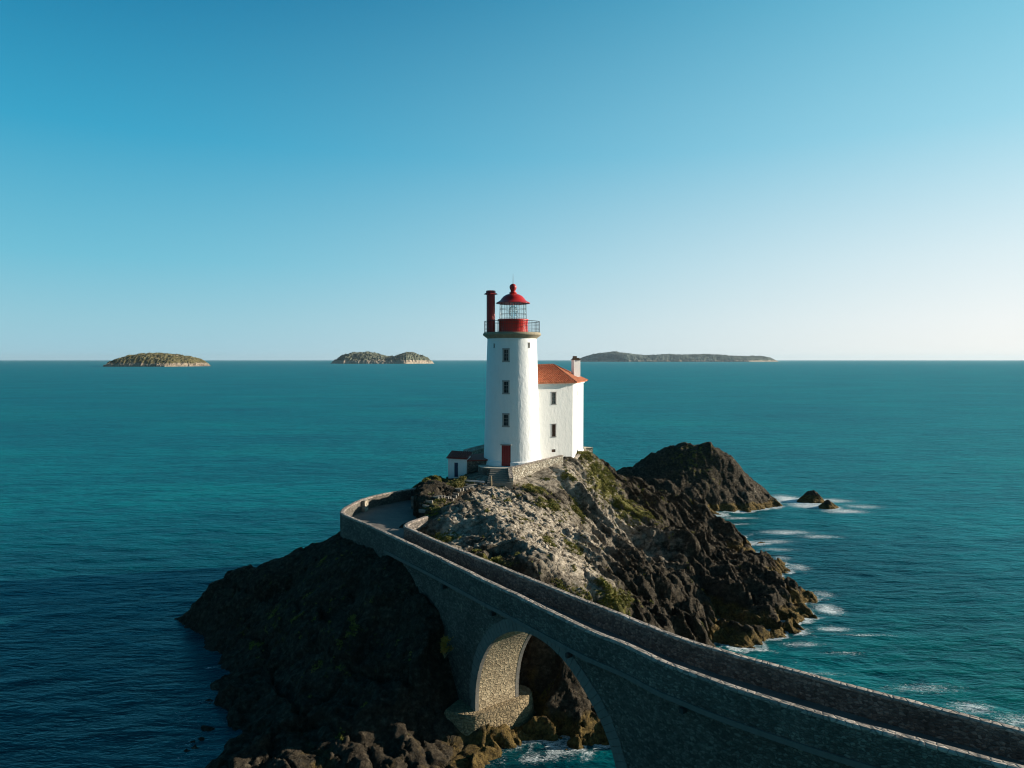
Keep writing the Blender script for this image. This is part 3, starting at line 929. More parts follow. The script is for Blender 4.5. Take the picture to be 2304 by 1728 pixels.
def sea_rock(name, label, pts, x0, x1, y0, y1, step, amp, veg=None, light=None, cat='sea rock', group=None, fr=1.0):
    X, Y = terrain_grid(x0, x1, y0, y1, step)
    cx, cy = (x0 + x1) / 2, (y0 + y1) / 2
    Z = rbf(pts, X, Y)
    wx, wy = X + fr * 1.2 * fbm(X / 5 / fr, Y / 5 / fr, 1.1, 3), Y + fr * 1.2 * fbm(X / 5 / fr, Y / 5 / fr, 6.1, 3)
    Z = Z + amp * (1.2 * (ridged(wx / 7 / fr, wy / 7 / fr, Z / 6, 2) - 0.7) + 0.4 * (ridged((wx * .6 + wy * .8) / 2.6 / fr, (wx * .8 - wy * .6) / 9 / fr, 2, 3) - .6))
    fx = X + 0.4 * fr * fbm(X / 1.6, Y / 1.6, 2.7, 3); fy = Y + 0.4 * fr * fbm(X / 1.6, Y / 1.6, 9.3, 3)
    Z = Z + fr * (0.42 * facets(fx, fy, 3.2 * fr, 0.7, 1.0, 1.8, 9, 0.3) + 0.34 * facets(fx, fy, 1.3 * fr, 1.0, .8, 1.6, 5, 0.4) + 0.12 * facets(fx, fy, 0.7 * fr, 1.0, 1.2, 1.4, 6, .4))
    Z = Z + 0 * amp * (1.1 * (ridged(X / 7 / fr, Y / 7 / fr, Z / 6, 3) - 0.8) + 0.7 * fbm(X / 2 / fr, Y / 2 / fr, Z / 2, 3) + 0.35 * ridged((X * .6 + Y * .8) / 1.4 / fr, (X * .8 - Y * .6) / 7 / fr, 2, 3) + 0.16 * fbm(X / 0.7 / fr, Y / 0.7 / fr, Z / .7, 3))
    vA = np.clip(blobs(X, Y, veg or []), 0, 1)
    lA = np.clip(blobs(X, Y, light or []), 0, 1)
    wA = sstep(1.6, 0.3, Z + 0.4 * fbm(X / 2, Y / 2, 0.5, 3))
    o = grid_mesh(name, X - cx, Y - cy, Z, M['rock'], {'light': lA, 'veg': vA, 'weed': wA}, keep=Z > -0.9)
    o.location = (cx, cy, 0)
    return tag(o, label, cat, group), (X, Y, Z)


dome_px = [(1372, 1070, 126), (1400, 1058, 126), (1429, 1046, 126), (1470, 1025, 126), (1513, 1009, 126), (1557, 1003, 126), (1597, 1002, 125), (1625, 1013, 125), (1652, 1034, 124.5), (1671, 1062, 124), (1686, 1088, 125), (1705, 1090, 127), (1718, 1093, 127), (1728, 1112, 126)]
big_pts = [at(*p[:2], Y=p[2]) for p in dome_px] + [Q_(1560, 1050, 121), Q_(1500, 1030, 121.5), Q_(1430, 1030, 121.5), Q_(1600, 1070, 121),
           (16, 124, 3.5), (14, 127, -1), (20, 118, 1.5), (24, 114, 0.8), (30, 115, 0.2), (36, 116, 0.2), Q_(1560, 1110, 118.5), Q_(1660, 1105, 119), (46.2, 121, 0.1), (49.0, 127, 0.0), (48.6, 132, 0.2), (47.5, 136, -0.2), (44, 138, 0), (34, 140, 0), (22, 138, 0),
           Q_(1480, 1080, 118), Q_(1400, 1060, 118), Q_(1600, 1090, 119.5), (30, 131, 8), (38, 130, 8), (22, 131, 4),
           (8, 130, -4), (8, 110, -4), (30, 108, -3), (42, 112, -3), (54, 118, -4), (58, 130, -4), (54, 142, -4), (30, 148, -5), (12, 142, -5)]
_, BR = sea_rock('sea_rock', 'large domed dark rock rising from the sea behind the headland, greenish on its crown', big_pts, 8, 58, 106, 146, 0.24, 0.42,
         veg=[(33, 124, 6, 4, .42)], light=[(43, 121, 4, 4, .25)])
r1 = at(1825, 1129, z=0)
p1 = [(r1[0] - 2.4, r1[1] + .5, 0), (r1[0] + 2.3, r1[1], 0), (r1[0] + 1.2, r1[1] + .8, 2.0), (r1[0] - .6, r1[1] + .8, 1.5), (r1[0], r1[1] + 3, 0), (r1[0], r1[1] - .8, 0)] + [(r1[0] + 5 * math.cos(t), r1[1] + 5 * math.sin(t), -2.5) for t in np.arange(0, 6.2, .8)]
_, R1 = sea_rock('sea_rock', 'small jagged dark rock in foam, the left of two standing off the headland', p1, r1[0] - 5, r1[0] + 5, r1[1] - 5, r1[1] + 5, 0.16, 0.35, group='small rocks awash off the headland', fr=.5)
r2 = at(1868, 1144, z=0)
p2 = [(r2[0] - 1.9, r2[1], 0), (r2[0] + 2.0, r2[1] + .2, 0), (r2[0] - .2, r2[1] + .8, 1.5), (r2[0], r2[1] + 2.6, 0), (r2[0], r2[1] - .7, 0)] + [(r2[0] + 4.5 * math.cos(t), r2[1] + 4.5 * math.sin(t), -2.5) for t in np.arange(0, 6.2, .8)]
_, R2 = sea_rock('sea_rock', 'small rounded dark rock in foam, the right and lower of two standing off the headland', p2, r2[0] - 4.5, r2[0] + 4.5, r2[1] - 4.5, r2[1] + 4.5, 0.16, 0.25, group='small rocks awash off the headland', fr=.5)

# ------------------------------------------------------------------ sea
n_s = 820
a_s = 8.2
u = np.linspace(-1, 1, n_s)
xs = 8 + np.sinh(a_s * u) / math.sinh(a_s) * 32000
ys = 78 + np.sinh(a_s * u) / math.sinh(a_s) * 32000
SX, SY = np.meshgrid(xs, ys)
near = np.exp(-((SX - 8) / 260) ** 2 - ((SY - 80) / 260) ** 2)
SZ = near * (0.13 * fbm(SX / 5, SY / 2.4, 0.2, 3) + 0.05 * fbm(SX / 1.6, SY / 0.9, 1.2, 2))


def sample(grid, X, Y):
    gx, gy, gz = grid
    st = gx[0, 1] - gx[0, 0]
    j = np.round((X - gx[0, 0]) / st).astype(int); i = np.round((Y - gy[0, 0]) / st).astype(int)
    ok = (i >= 0) & (j >= 0) & (i < gz.shape[0]) & (j < gz.shape[1])
    out = np.full(X.shape, -9.0)
    out[ok] = gz[i[ok], j[ok]]
    return out


Hs = np.maximum.reduce([sample((X, Y, Z_head), SX, SY), sample(BR, SX, SY), sample(R1, SX, SY), sample(R2, SX, SY)])
shore = sstep(-1.5, -0.15, Hs)
eastw = sstep(12, 20, SX) + 0.9 * sstep(-3, 1, SX) * sstep(50, 47, SY)
bl = [(52.5, 128, 4, 6, .86), (54, 123, 5, 4, .84), (60, 127, 6, 3, .70), (58, 118, 6, 2.4, .74), (63, 122, 6, 3, .62), (38, 113, 5, 1.3, .68), (36.5, 109, 4, 1.0, .62), (42, 103.5, 6.5, 2.2, .68), (38, 98.5, 5, 2.0, .64), (46, 101, 5, 1.8, .64), (37, 94, 4, 1.5, .58),
      (36.5, 86, 2.2, 2.2, .66), (36, 90, 2, 2, .6), (33.5, 71.5, 2.2, 2.4, .76), (31.5, 66.0, 2.4, 1.2, .72), (27, 62.5, 3, .9, .66), (34, 64.5, 5, .5, .60), (30, 60.5, 3.5, .6, .58), (35, 76, 2, 2, .6),
      (1.4, 44.2, 1.8, .9, .66), (4.2, 45.2, 1.6, .5, .54), (35, 51, 2.5, 1.6, .68), (33, 54, 5, 1.4, .56), (37.5, 49, 4, 2, .6), (26, 56.5, 4, .8, .5),
      (-26.0, 57.5, .6, .4, .7), (-22.5, 46.5, .6, .4, .65)]
foam = np.maximum(blobs(SX, SY, bl), shore * np.clip(eastw, 0, 1) * 0.70)
foam = np.maximum(foam, shore * 0.36) * 0.95
navy_shade = np.clip(0.95 * np.exp(-(((SX - 40) / 22) ** 2 + ((SY - 86) / 30) ** 2)), 0, 1)
navy_shade = np.maximum(navy_shade, 1.0 * np.exp(-(((SX + 42) / 28) ** 2 + ((SY - 53) / 20) ** 2)))  # navy water, with shade put into the colour along the island's shadow edge
navy_shade = np.maximum(navy_shade, np.exp(-(((SX - 2) / 7) ** 2 + ((SY - 42) / 7) ** 2)))  # shade under the arch put into the water colour
navy_shade = np.maximum(navy_shade, 0.85 * sstep(128, 80, SY) * sstep(-6, -30, SX))  # lit water darkened in colour to blend into the island's shadow
sea = grid_mesh('sea', SX, SY, SZ, M['sea'], {'foam': foam, 'navy_and_shade': navy_shade, 'green': np.exp(-(((SX - 46) / 22) ** 2 + ((SY - 54) / 18) ** 2))})
tag(sea, 'teal sea reaching to the horizon with foam around the rocks', None, None, 'structure')

# ------------------------------------------------------------------ far islands
def mat_island(name, green, rockc, haze):
    m = N(name)
    o = m.coord('Object')
    h = m.attr('cliff')
    nz = m.noise(o, 0.028 * haze, 6, 0.62)
    g = m.ramp(nz, [(0.3, tuple(x * 0.45 for x in green)), (0.55, green), (0.78, tuple(min(1, x * 1.9 + .02) for x in green))])
    r = m.ramp(m.noise(o, 0.08 * haze, 6, 0.75), [(0.3, tuple(x * 0.4 for x in rockc)), (0.6, rockc)])
    f = m.math('ADD', h, m.math('MULTIPLY', m.math('SUBTRACT', m.noise(m.coord('Object', (1, 1, .3)), 0.02 * haze, 6, 0.75), 0.5), 3.2), clamp=True)
    c = m.mix(m.ramp(f, [(0.4, 0.0), (0.6, 1.0)]), g, r)
    return m.out(c, 0.95, m.bump(nz, 0.8, 6 / haze), Specular_IOR_Level=0.1)


def island(label, prof, Yd, depth, mat, rough, cliff, trees=0):
    """prof: [(photo px, py)] skyline; depth: half depth in metres"""
    xs_ = [p[0] for p in prof]
    W = [at(p[0], p[1], Y=Yd) for p in prof]
    wx = [w[0] for w in W]; wz = [max(0, w[2]) for w in W]
    nx, ny = 420, 90
    xg = np.linspace(wx[0], wx[-1], nx)
    zt = np.interp(xg, wx, wz)
    v = np.linspace(-1, 1, ny)
    Xg, Vg = np.meshgrid(xg, v)
    taper = np.clip(np.interp(xg, wx, [0.06] + [1] * (len(wx) - 2) + [0.06]), 0, 1)
    taper = np.minimum(1, 0.15 + np.minimum((xg - xg[0]), (xg[-1] - xg)) / (0.25 * (xg[-1] - xg[0])))
    Dp = depth * taper[None, :]
    Yg = Yd + Vg * Dp
    s = (wx[-1] - wx[0])
    env = (1 - np.abs(Vg) ** 2.6)
    Zg = zt[None, :] * np.clip(env, 0, 1) ** 0.75
    Zmax = max(wz)
    fade = sstep(0, 0.12 * Zmax, Zg)
    Zg = Zg + fade * Zmax * rough * (0.5 * fbm(Xg / (s * .06), Yg / (s * .06), 2.2, 5, g=.6) + 0.35 * ridged(Xg / (s * .03), Yg / (s * .05), 1.1, 4) - 0.55)
    Zg = Zg + fade * Zmax * trees * np.abs(fbm(Xg / (s * .008), Yg / (s * .012), .7, 3))
    Zg = np.where(np.abs(Vg) > 0.99, -8, Zg)
    cl = sstep(cliff, cliff * 0.45, Zg / Zmax) + 0 * Zg
    cx = (wx[0] + wx[-1]) / 2
    o = grid_mesh('island', Xg - cx, Yg - Yd, Zg, mat, {'cliff': cl})
    o.location = (cx, Yd, 0)
    return tag(o, label, 'island')


mi1 = mat_island('near_island_ground', (0.115, 0.10, 0.045), (0.30, 0.24, 0.18), 1.0)
mi2 = mat_island('wooded_island_ground', (0.12, 0.13, 0.09), (0.42, 0.34, 0.26), 0.7)
mi3 = mat_island('distant_island_ground', (0.11, 0.14, 0.12), (0.36, 0.31, 0.24), 0.4)
island('low whale-backed grassy island with pale shore rock, far left on the horizon',
       [(246, 824), (264, 822), (274, 819), (286, 813), (294, 807), (306, 800), (325, 796), (345, 794.5), (362, 794.5), (380, 796), (400, 799), (420, 803), (440, 808), (448, 815), (458, 821.5), (470, 824)], 2780, 190, mi1, 0.16, 0.34)
island('two-humped wooded island with pale cliffs, just left of the lighthouse',
       [(746, 818), (752, 813), (762, 808), (775, 799), (795, 794.5), (815, 794), (828, 792.5), (840, 794), (855, 799), (873, 803), (893, 801.5), (905, 797), (917, 793), (930, 794), (945, 799), (960, 804), (970, 811), (976, 818)], 4780, 300, mi2, 0.20, 0.40, 0.07)
island('long low wooded island on the horizon, right of the lighthouse',
       [(1296, 814), (1304, 808), (1320, 801.5), (1345, 795.5), (1380, 792.3), (1400, 794), (1420, 797.5), (1450, 800), (1470, 799), (1500, 797.5), (1540, 798.5), (1575, 797.5), (1610, 798.5), (1640, 801), (1680, 802), (1715, 802), (1735, 807), (1748, 814)], 9300, 600, mi3, 0.10, 0.22, 0.10)

# ------------------------------------------------------------------ road
def closest_on(path, p):
    best = None
    for (ax, ay), (bx, by) in zip(path[:-1], path[1:]):
        dx, dy = bx - ax, by - ay
        t = max(0, min(1, ((p[0] - ax) * dx + (p[1] - ay) * dy) / (dx * dx + dy * dy + 1e-9)))
        q = (ax + t * dx, ay + t * dy)
        d = math.dist(p, q)
        if best is None or d < best[0]: best = (d, q)
    return best[1]


road = MB()
road_poly = [p for p in WALL[1:]] + [p for p in INN[::-1]][:-3] + [(-8.0, 66.5), (-9.5, 69.5), (-10.4, 72.8), (-10.2, 76), (-9.6, 79.8)]
bm = bmesh.new()
vv = [bm.verts.new((p[0], p[1], ZR)) for p in road_poly]
f_ = bm.faces.new(vv)
bmesh.ops.triangulate(bm, faces=[f_])
bmesh.ops.recalc_face_normals(bm, faces=bm.faces)
if bm.faces[:][0].normal.z < 0: bmesh.ops.reverse_faces(bm, faces=bm.faces)
me = bpy.data.meshes.new('road')
bm.to_mesh(me); bm.free()
me.materials.append(M['road'])
road_o = bpy.data.objects.new('road', me)
COL.objects.link(road_o)
tag(road_o, 'worn asphalt road over the bridge widening into a rounded turning terrace', None, None, 'structure')

# ------------------------------------------------------------------ stone bridge
B0 = (OUT[0][0], OUT[0][1], 0)
bridge = thing('stone_bridge', 'curved grey stone bridge with one round arch carrying the walled road to the lighthouse rock', 'bridge', (1.0, 44.0, 0))
BO = (1.0, 44.0, 0)
# arc length along OUT
S_out = [0]
for a, b in zip(OUT[:-1], OUT[1:]): S_out.append(S_out[-1] + math.dist(a, b))


def out_at(s):
    s = max(0, min(S_out[-1] - 1e-6, s))
    k = max(i for i in range(len(S_out) - 1) if S_out[i] <= s)
    t = (s - S_out[k]) / (S_out[k + 1] - S_out[k])
    a, b = OUT[k], OUT[k + 1]
    d = Vector((b[0] - a[0], b[1] - a[1])).normalized()
    return (a[0] + (b[0] - a[0]) * t, a[1] + (b[1] - a[1]) * t), d


def s_of(pt):
    best = min(range(0, 4000), key=lambda i: math.dist(out_at(S_out[-1] * i / 4000)[0], pt))
    return S_out[-1] * best / 4000


# arch geometry: plane through P0 along d0
P0 = (2.45, 38.5)
d0 = Vector((0.57, -0.82)).normalized()
s_ref = s_of(P0)
AC, AR, AZ = s_ref - 2.3, 6.95, 2.72       # centre along the line, radius, height of springing line
BW = 3.7                                    # width of the body


def body_pt(s, side, z):
    (x, y), _ = out_at(s)
    # average direction, so that the arch stays square
    a = out_at(s - 3)[0]; b = out_at(s + 3)[0]
    d = Vector((b[0] - a[0], b[1] - a[1])).normalized()
    nn = Vector((-d.y, d.x))
    o = 0.08 if side == 0 else BW
    return (x + nn.x * o, y + nn.y * o, z)


wall = MB()
ss = []
s = 0.6
while s < S_out[-1] - 0.5:
    ss.append(s)
    s += 0.5 if abs(s - AC) > AR + 1 else 0.12
ss += [AC - AR, AC + AR, AC - AR - 1e-3, AC + AR + 1e-3]
ss.sort()
vault_path = []


def zb(s):
    if abs(s - AC) <= AR:
        return AZ + math.sqrt(max(0, AR ** 2 - (s - AC) ** 2))
    return -1.5 if s > AC else 0.6


for s0, s1 in zip(ss[:-1], ss[1:]):
    if s1 - s0 < 5e-4: continue
    z0, z1 = zb(s0), zb(s1)
    if abs(s0 - AC) <= AR and abs(s1 - AC) > AR + 5e-4: z1 = z0
    if abs(s1 - AC) <= AR and abs(s0 - AC) > AR + 5e-4: z0 = z1
    for side in (0, 1):
        q = [body_pt(s0, side, z0), body_pt(s1, side, z1), body_pt(s1, side, ZM), body_pt(s0, side, ZM)]
        uv = [(s0, z0), (s1, z1), (s1, ZM), (s0, ZM)]
        wall.quad(*q, uv)
    if not (abs(s0 - AC) <= AR and abs(s1 - AC) <= AR):
        wall.quad(body_pt(s0, 0, z0), body_pt(s1, 0, z1), body_pt(s1, 1, z1), body_pt(s0, 1, z0), [(s0, 0), (s1, 0), (s1, BW), (s0, BW)])
    wall.quad(body_pt(s0, 0, ZM), body_pt(s1, 0, ZM), body_pt(s1, 1, ZM), body_pt(s0, 1, ZM), [(s0, 0), (s1, 0), (s1, BW), (s0, BW)])
for s in (ss[0], ss[-1]):
    wall.quad(body_pt(s, 0, zb(s)), body_pt(s, 1, zb(s)), body_pt(s, 1, ZM), body_pt(s, 0, ZM), [(0, -1.5), (BW, -1.5), (BW, ZM), (0, ZM)])
wall.build('wall', M['bridge_wall'], bridge, BO)
# vault underside and inner pier faces
va = MB()
prof = [(AC - AR + 0.004, -0.2 if False else 0.7)] + [(AC - AR + 0.004, 0.7 + (AZ - 0.7) * i / 6) for i in range(1, 6)]
prof += [(AC + (AR - 0.004) * math.cos(t), AZ + (AR - 0.004) * math.sin(t)) for t in [math.pi * (1 - i / 64) for i in range(65)]]
prof += [(AC + AR - 0.004, AZ - (AZ + 1.4) * i / 6) for i in range(1, 7)]
L = 0
for (sa, za), (sb, zb_) in zip(prof[:-1], prof[1:]):
    l2 = math.dist((sa, za), (sb, zb_))
    if l2 < 1e-6: continue
    for k in range(6):
        f0, f1 = k / 6, (k + 1) / 6
        def lerp(s_, z_, f):
            a, b = body_pt(s_, 0, z_), body_pt(s_, 1, z_)
            return tuple(a[i] + (b[i] - a[i]) * f for i in range(3))
        va.quad(lerp(sa, za, f0), lerp(sb, zb_, f0), lerp(sb, zb_, f1), lerp(sa, za, f1), [(f0 * BW, L), (f0 * BW, L + l2), (f1 * BW, L + l2), (f1 * BW, L)])
    L += l2
va.build('vault', M['vault'], bridge, BO)
# voussoirs
nv = 62
for side in (0, 1):
    ring = MB()
    off = -0.03 if side == 0 else 0.03
    for i in range(nv):
        t0 = math.pi * i / nv + 0.0018; t1 = math.pi * (i + 1) / nv - 0.0018
        ro = AR + 0.80 + random.uniform(-0.04, 0.04)
        pr = random.uniform(0.0, 0.025)
        V = []
        for dep in (-(0.03 + pr), 0.25):
            for (t, r) in ((t0, AR - 0.02), (t1, AR - 0.02), (t1, ro), (t0, ro)):
                s_ = AC - r * math.cos(t); z_ = AZ + r * math.sin(t)
                p = body_pt(s_, side, z_)
                a = body_pt(s_, 0, z_); b = body_pt(s_, 1, z_)
                nx, ny = (b[0] - a[0]) / (BW - .08), (b[1] - a[1]) / (BW - .08)
                sg = 1 if side == 0 else -1
                V.append((p[0] + nx * dep * sg, p[1] + ny * dep * sg, p[2]))
        ring.add(V, [(0, 1, 2, 3), (7, 6, 5, 4), (0, 4, 5, 1), (1, 5, 6, 2), (2, 6, 7, 3), (3, 7, 4, 0)])
    # dressed quoins below the springing
    for sg_, zlo in ((-1, 0.7), (1, -1.4)):
        z_ = AZ
        while z_ > zlo:
            w = random.choice((0.55, 0.85))
            h_ = 0.42
            s_a = AC + sg_ * (AR - 0.02); s_b = AC + sg_ * (AR + w)
            V = []
            for dep in (-0.035, 0.25):
                for (s_, zz) in ((s_a, z_ - h_ + .01), (s_b, z_ - h_ + .01), (s_b, z_ - .01), (s_a, z_ - .01)):
                    p = body_pt(s_, side, zz)
                    a = body_pt(s_, 0, zz); b = body_pt(s_, 1, zz)
                    nx, ny = (b[0] - a[0]) / (BW - .08), (b[1] - a[1]) / (BW - .08)
                    k = 1 if side == 0 else -1
                    V.append((p[0] + nx * dep * k, p[1] + ny * dep * k, p[2]))
            ring.add(V, [(0, 1, 2, 3), (7, 6, 5, 4), (0, 4, 5, 1), (1, 5, 6, 2), (2, 6, 7, 3), (3, 7, 4, 0)])
            z_ -= h_
    ring.build('arch_ring', M['ring'], bridge, BO)
# parapets
PT = 0.42
def wobble(path, a=0.02):
    return [(p[0] + random.gauss(0, a), p[1] + random.gauss(0, a), random.gauss(0, a * .5)) for p in path]
pa = MB()
pa.sweep(WALL, [(0.0, ZM - 0.10), (PT, ZM - 0.10), (PT, ZP - 0.13), (0.0, ZP - 0.13)])
par1 = pa.build('parapet', M['bridge'], bridge, BO)
cp = MB()
cp.sweep(wobble(WALL, 0.012), [(-0.03, ZP - 0.128), (PT + 0.03, ZP - 0.128), (PT + 0.03, ZP - 0.05), (PT - 0.08, ZP), (0.08, ZP), (-0.03, ZP - 0.05)])
cp.build('coping', M['coping'], par1)
par1.children[0].location = (-BO[0], -BO[1], -BO[2])
pa = MB()
pa.sweep(INN, [(0.0, ZM - 0.10), (-PT, ZM - 0.10), (-PT, ZP - 0.13), (0.0, ZP - 0.13)])
par2 = pa.build('parapet', M['parapet'], bridge, BO)
cp = MB()
cp.sweep(wobble(INN, 0.012), [(0.03, ZP - 0.128), (-PT - 0.03, ZP - 0.128), (-PT - 0.03, ZP - 0.05), (-PT + 0.08, ZP), (-0.08, ZP), (0.03, ZP - 0.05)])
cp.build('coping', M['coping'], par2)
par2.children[0].location = (-BO[0], -BO[1], -BO[2])
# string course on the outer face
st = MB()
sc_path = [p for p, s_ in zip(OUT, S_out) if s_ > 9.0]
st.sweep(sc_path, [(-0.13, ZM - 0.13), (0.1, ZM - 0.13), (0.1, ZM + 0.10), (-0.10, ZM + 0.10)])
st.build('string_course', M['string'], bridge, BO)
# drain spouts
for s_ in (AC - 11.0, AC - 4.5, AC + 3.2, AC + 11):
    p, d = out_at(s_)
    sp_ = MB()
    sp_.box((p[0] - d.y * -0.12, p[1] + d.x * -0.12, ZM - 0.30), (0.22, 0.36, 0.24), math.atan2(d.y, d.x))
    sp_.build('drain_spout', M['dark_metal'], bridge, BO)
# terrace retaining wall below the rounded end
tw = MB()
tpath = [p for p, s_ in zip(OUT, S_out) if s_ < 12]
tpath = BACK[::-1][-30:] + tpath[1:]
tw.sweep(tpath, [(0.06, 6.5), (PT + .1, 6.5), (PT + .1, ZM - 0.104), (0.02, ZM - 0.104)])
tw.build('terrace_wall', M['bridge'], bridge, BO)
# pilaster inside the terrace wall
pl_i = min(range(len(BACK)), key=lambda i: math.dist(BACK[i], at(806, 1124, z=ZP)[:2]))
pp = BACK[pl_i]
pm = MB()
d_ = Vector((BACK[pl_i + 1][0] - pp[0], BACK[pl_i + 1][1] - pp[1])).normalized()
pm.box((pp[0] + d_.y * 0.62, pp[1] - d_.x * 0.62, (ZR + ZP) / 2 - .1), (0.7, 0.45, ZP - ZR + 0.1), math.atan2(d_.y, d_.x))
pm.build('buttress', M['light_wall'], bridge, BO)
# rounded plinth under the pier
pn_ = MB()
poly = smooth_line([(-4.7, 46.5), (-3.2, 45.6), (-1.8, 46.0), (-0.6, 46.9), (0.5, 47.7), (1.3, 48.5), (1.55, 49.4), (1.0, 50.2), (-0.3, 50.4), (-2, 49.6), (-4, 47.8)], 0.3, 2)
cxy = (sum(p[0] for p in poly) / len(poly), sum(p[1] for p in poly) / len(poly))
def scaled(poly, k): return [(cxy[0] + (p[0] - cxy[0]) * k, cxy[1] + (p[1] - cxy[1]) * k) for p in poly]
levels = [(1.14, -1.0), (1.07, 0.6), (1.0, 2.0), (0.97, 2.14)]
rings_ = [scaled(poly, k) for k, _z in levels]
for (ka, za), (kb, zb2), ra, rb in zip(levels[:-1], levels[1:], rings_[:-1], rings_[1:]):
    acc = 0
    for i in range(len(poly)):
        j = (i + 1) % len(poly)
        l_ = math.dist(poly[i], poly[j])
        pn_.quad((*ra[i], za), (*ra[j], za), (*rb[j], zb2), (*rb[i], zb2), [(acc, za), (acc + l_, za), (acc + l_, zb2), (acc, zb2)])
        acc += l_
pn_.add([(*p, levels[-1][1]) for p in rings_[-1]], [tuple(range(len(poly)))], [p for p in rings_[-1]])
pn_.build('pier_plinth', M['plinth'], bridge, BO)

# ------------------------------------------------------------------ lighthouse
TX, TY, TZ = 0.0, 85.0, 13.6
TO = (TX, TY, TZ)
tower = thing('lighthouse', 'white round lighthouse tower with red lantern and red door on the headland', 'lighthouse', TO)
tprof = [(3.75, 13.0), (3.75, 13.62), (3.66, 14.05), (3.52, 14.15)]
for i in range(1, 13):
    f = i / 12
    tprof.append((3.52 - 0.46 * f, 14.15 + (29.0 - 14.15) * f))
tw_ = MB()
tw_.lathe([(0.01, 13.0)] + tprof + [(0.01, 29.0)], (TX, TY), 96)
tob = tw_.build('tower_wall', M['white'], None, TO)


def tower_R(z): return 3.52 - 0.46 * max(0, min(1, (z - 14.15) / 14.85))


def cutbox(P, n, w, h, depth, O):
    c = MB()
    yaw = math.atan2(n[1], n[0]) + math.pi / 2
    c.box((P[0], P[1], P[2]), (w, depth * 2, h), yaw)
    return c.build('cutter', M['pane'], None, O)


def opening(parent, P, n, w, h, ft, O, name='window', fmat='frame', pmat='pane', sub='pane', mull=(1, 2), rec=0.16, proud=0.03):
    """frame around an opening: P on the wall, n outward"""
    yaw = math.atan2(n[1], n[0]) + math.pi / 2
    ca, sa = math.cos(yaw), math.sin(yaw)
    def loc(x, y, z): return (P[0] + x * ca - y * sa, P[1] + x * sa + y * ca, P[2] + z)
    f = MB()
    dp = rec + proud
    yc = (rec - proud) / 2
    for sx in (-1, 1):
        f.box(loc(sx * (w / 2 - ft / 2), yc, 0), (ft, dp, h), yaw)
    for sz in (-1, 1):
        f.box(loc(0, yc - .01, sz * (h / 2 - ft / 2)), (w + (.1 if sz < 0 else .04), dp + .02, ft), yaw)
    iw, ih = w - 2 * ft, h - 2 * ft
    if mull:
        for k in range(1, mull[0] + 1):
            f.box(loc(-iw / 2 + iw * k / (mull[0] + 1), rec - 0.04, 0), (0.035, 0.03, ih), yaw)
        for k in range(1, mull[1] + 1):
            f.box(loc(0, rec - 0.042, -ih / 2 + ih * k / (mull[1] + 1)), (iw, 0.03, 0.035), yaw)
    fo = f.build(name, M[fmat], parent, O)
    p = MB()
    p.box(loc(0, rec + 0.01, 0), (iw + .02, 0.05, ih + .02), yaw)
    po = p.build(sub, M[pmat], fo, O)
    return fo, po


wins = []
cutters = []
for zc_, xo in ((26.95, -0.72), (23.1, -0.73), (19.15, -0.74)):
    r = tower_R(zc_)
    a = math.asin(xo / r)
    n = (math.sin(a), -math.cos(a))
    P = (TX + n[0] * r, TY + n[1] * r, zc_)
    cutters.append(cutbox(P, n, 0.84, 1.66, 0.55, TO))
    wins.append((P, n, 0.86, 1.68, 0.18, 'pane', (1, 2)))
for xo, zc_, w, h in ((2.05, 28.15, 0.26, 0.66), (-2.15, 28.1, 0.16, 0.5)):
    r = tower_R(zc_); a = math.asin(xo / r); n = (math.sin(a), -math.cos(a))
    P = (TX + n[0] * r, TY + n[1] * r, zc_)
    cutters.append(cutbox(P, n, w, h, 0.45, TO))
    wins.append((P, n, w + .02, h + .02, 0.04, 'pane', None))
r = 3.60; a = math.asin(-0.74 / r); n = (math.sin(a), -math.cos(a))
DP = (TX + n[0] * r, TY + n[1] * r, 13.62 + 1.28)
cutters.append(cutbox((DP[0], DP[1], DP[2] - .02), n, 1.12, 2.56, 0.6, TO))
cut(tob, cutters)
smooth_by_angle(tob, 30)
tob.parent = tower
for (P, n_2, w, h, ft, pm_, mull) in wins:
    opening(tower, P, n_2, w, h, ft, TO, 'window', 'frame', pm_, 'pane', mull)
dm = MB()
yaw = math.atan2(n[1], n[0]) + math.pi / 2
ca, sa = math.cos(yaw), math.sin(yaw)
def dl(x, y, z): return (DP[0] + x * ca - y * sa, DP[1] + x * sa + y * ca, DP[2] + z)
for k in range(5):
    dm.box(dl(-0.42 + 0.21 * k, 0.20, -0.02), (0.2, 0.06, 2.5), yaw)
dm.box(dl(0, 0.245, -0.02), (1.1, 0.03, 2.5), yaw)
door = dm.build('door', M['door_red'], tower, TO)
lm = MB(); lm.box(dl(0, 0.02, 1.31), (1.34, 0.2, 0.12), yaw); lm.build('lintel', M['frame'], door, TO)
hm = MB(); hm.bar(dl(0.4, 0.12, -0.1), dl(0.4, 0.17, -0.1), 0.035); hm.build('handle', M['dark_metal'], door, TO)
# relieving arch line over the door, slightly proud plaster
am = MB()
for i in range(14):
    t0 = R(38) + R(104) * i / 14; t1 = R(38) + R(104) * (i + 1) / 14
    q = []
    for t, rr in ((t0, 1.25), (t1, 1.25), (t1, 1.31), (t0, 1.31)):
        x = rr * math.cos(t); z = 15.25 + rr * 0.95 * math.sin(t) + 0.1
        ax = -0.74 + x
        rz_ = tower_R(z) + 0.02
        q.append((TX + ax, TY - math.sqrt(rz_ ** 2 - ax ** 2), z))
    b_ = [(p[0], p[1] + 0.06, p[2]) for p in q]
    am.add(q + b_, [(0, 1, 2, 3), (0, 4, 5, 1), (1, 5, 6, 2), (2, 6, 7, 3), (3, 7, 4, 0)])
am.build('relieving_arch', M['white'], tower, TO)
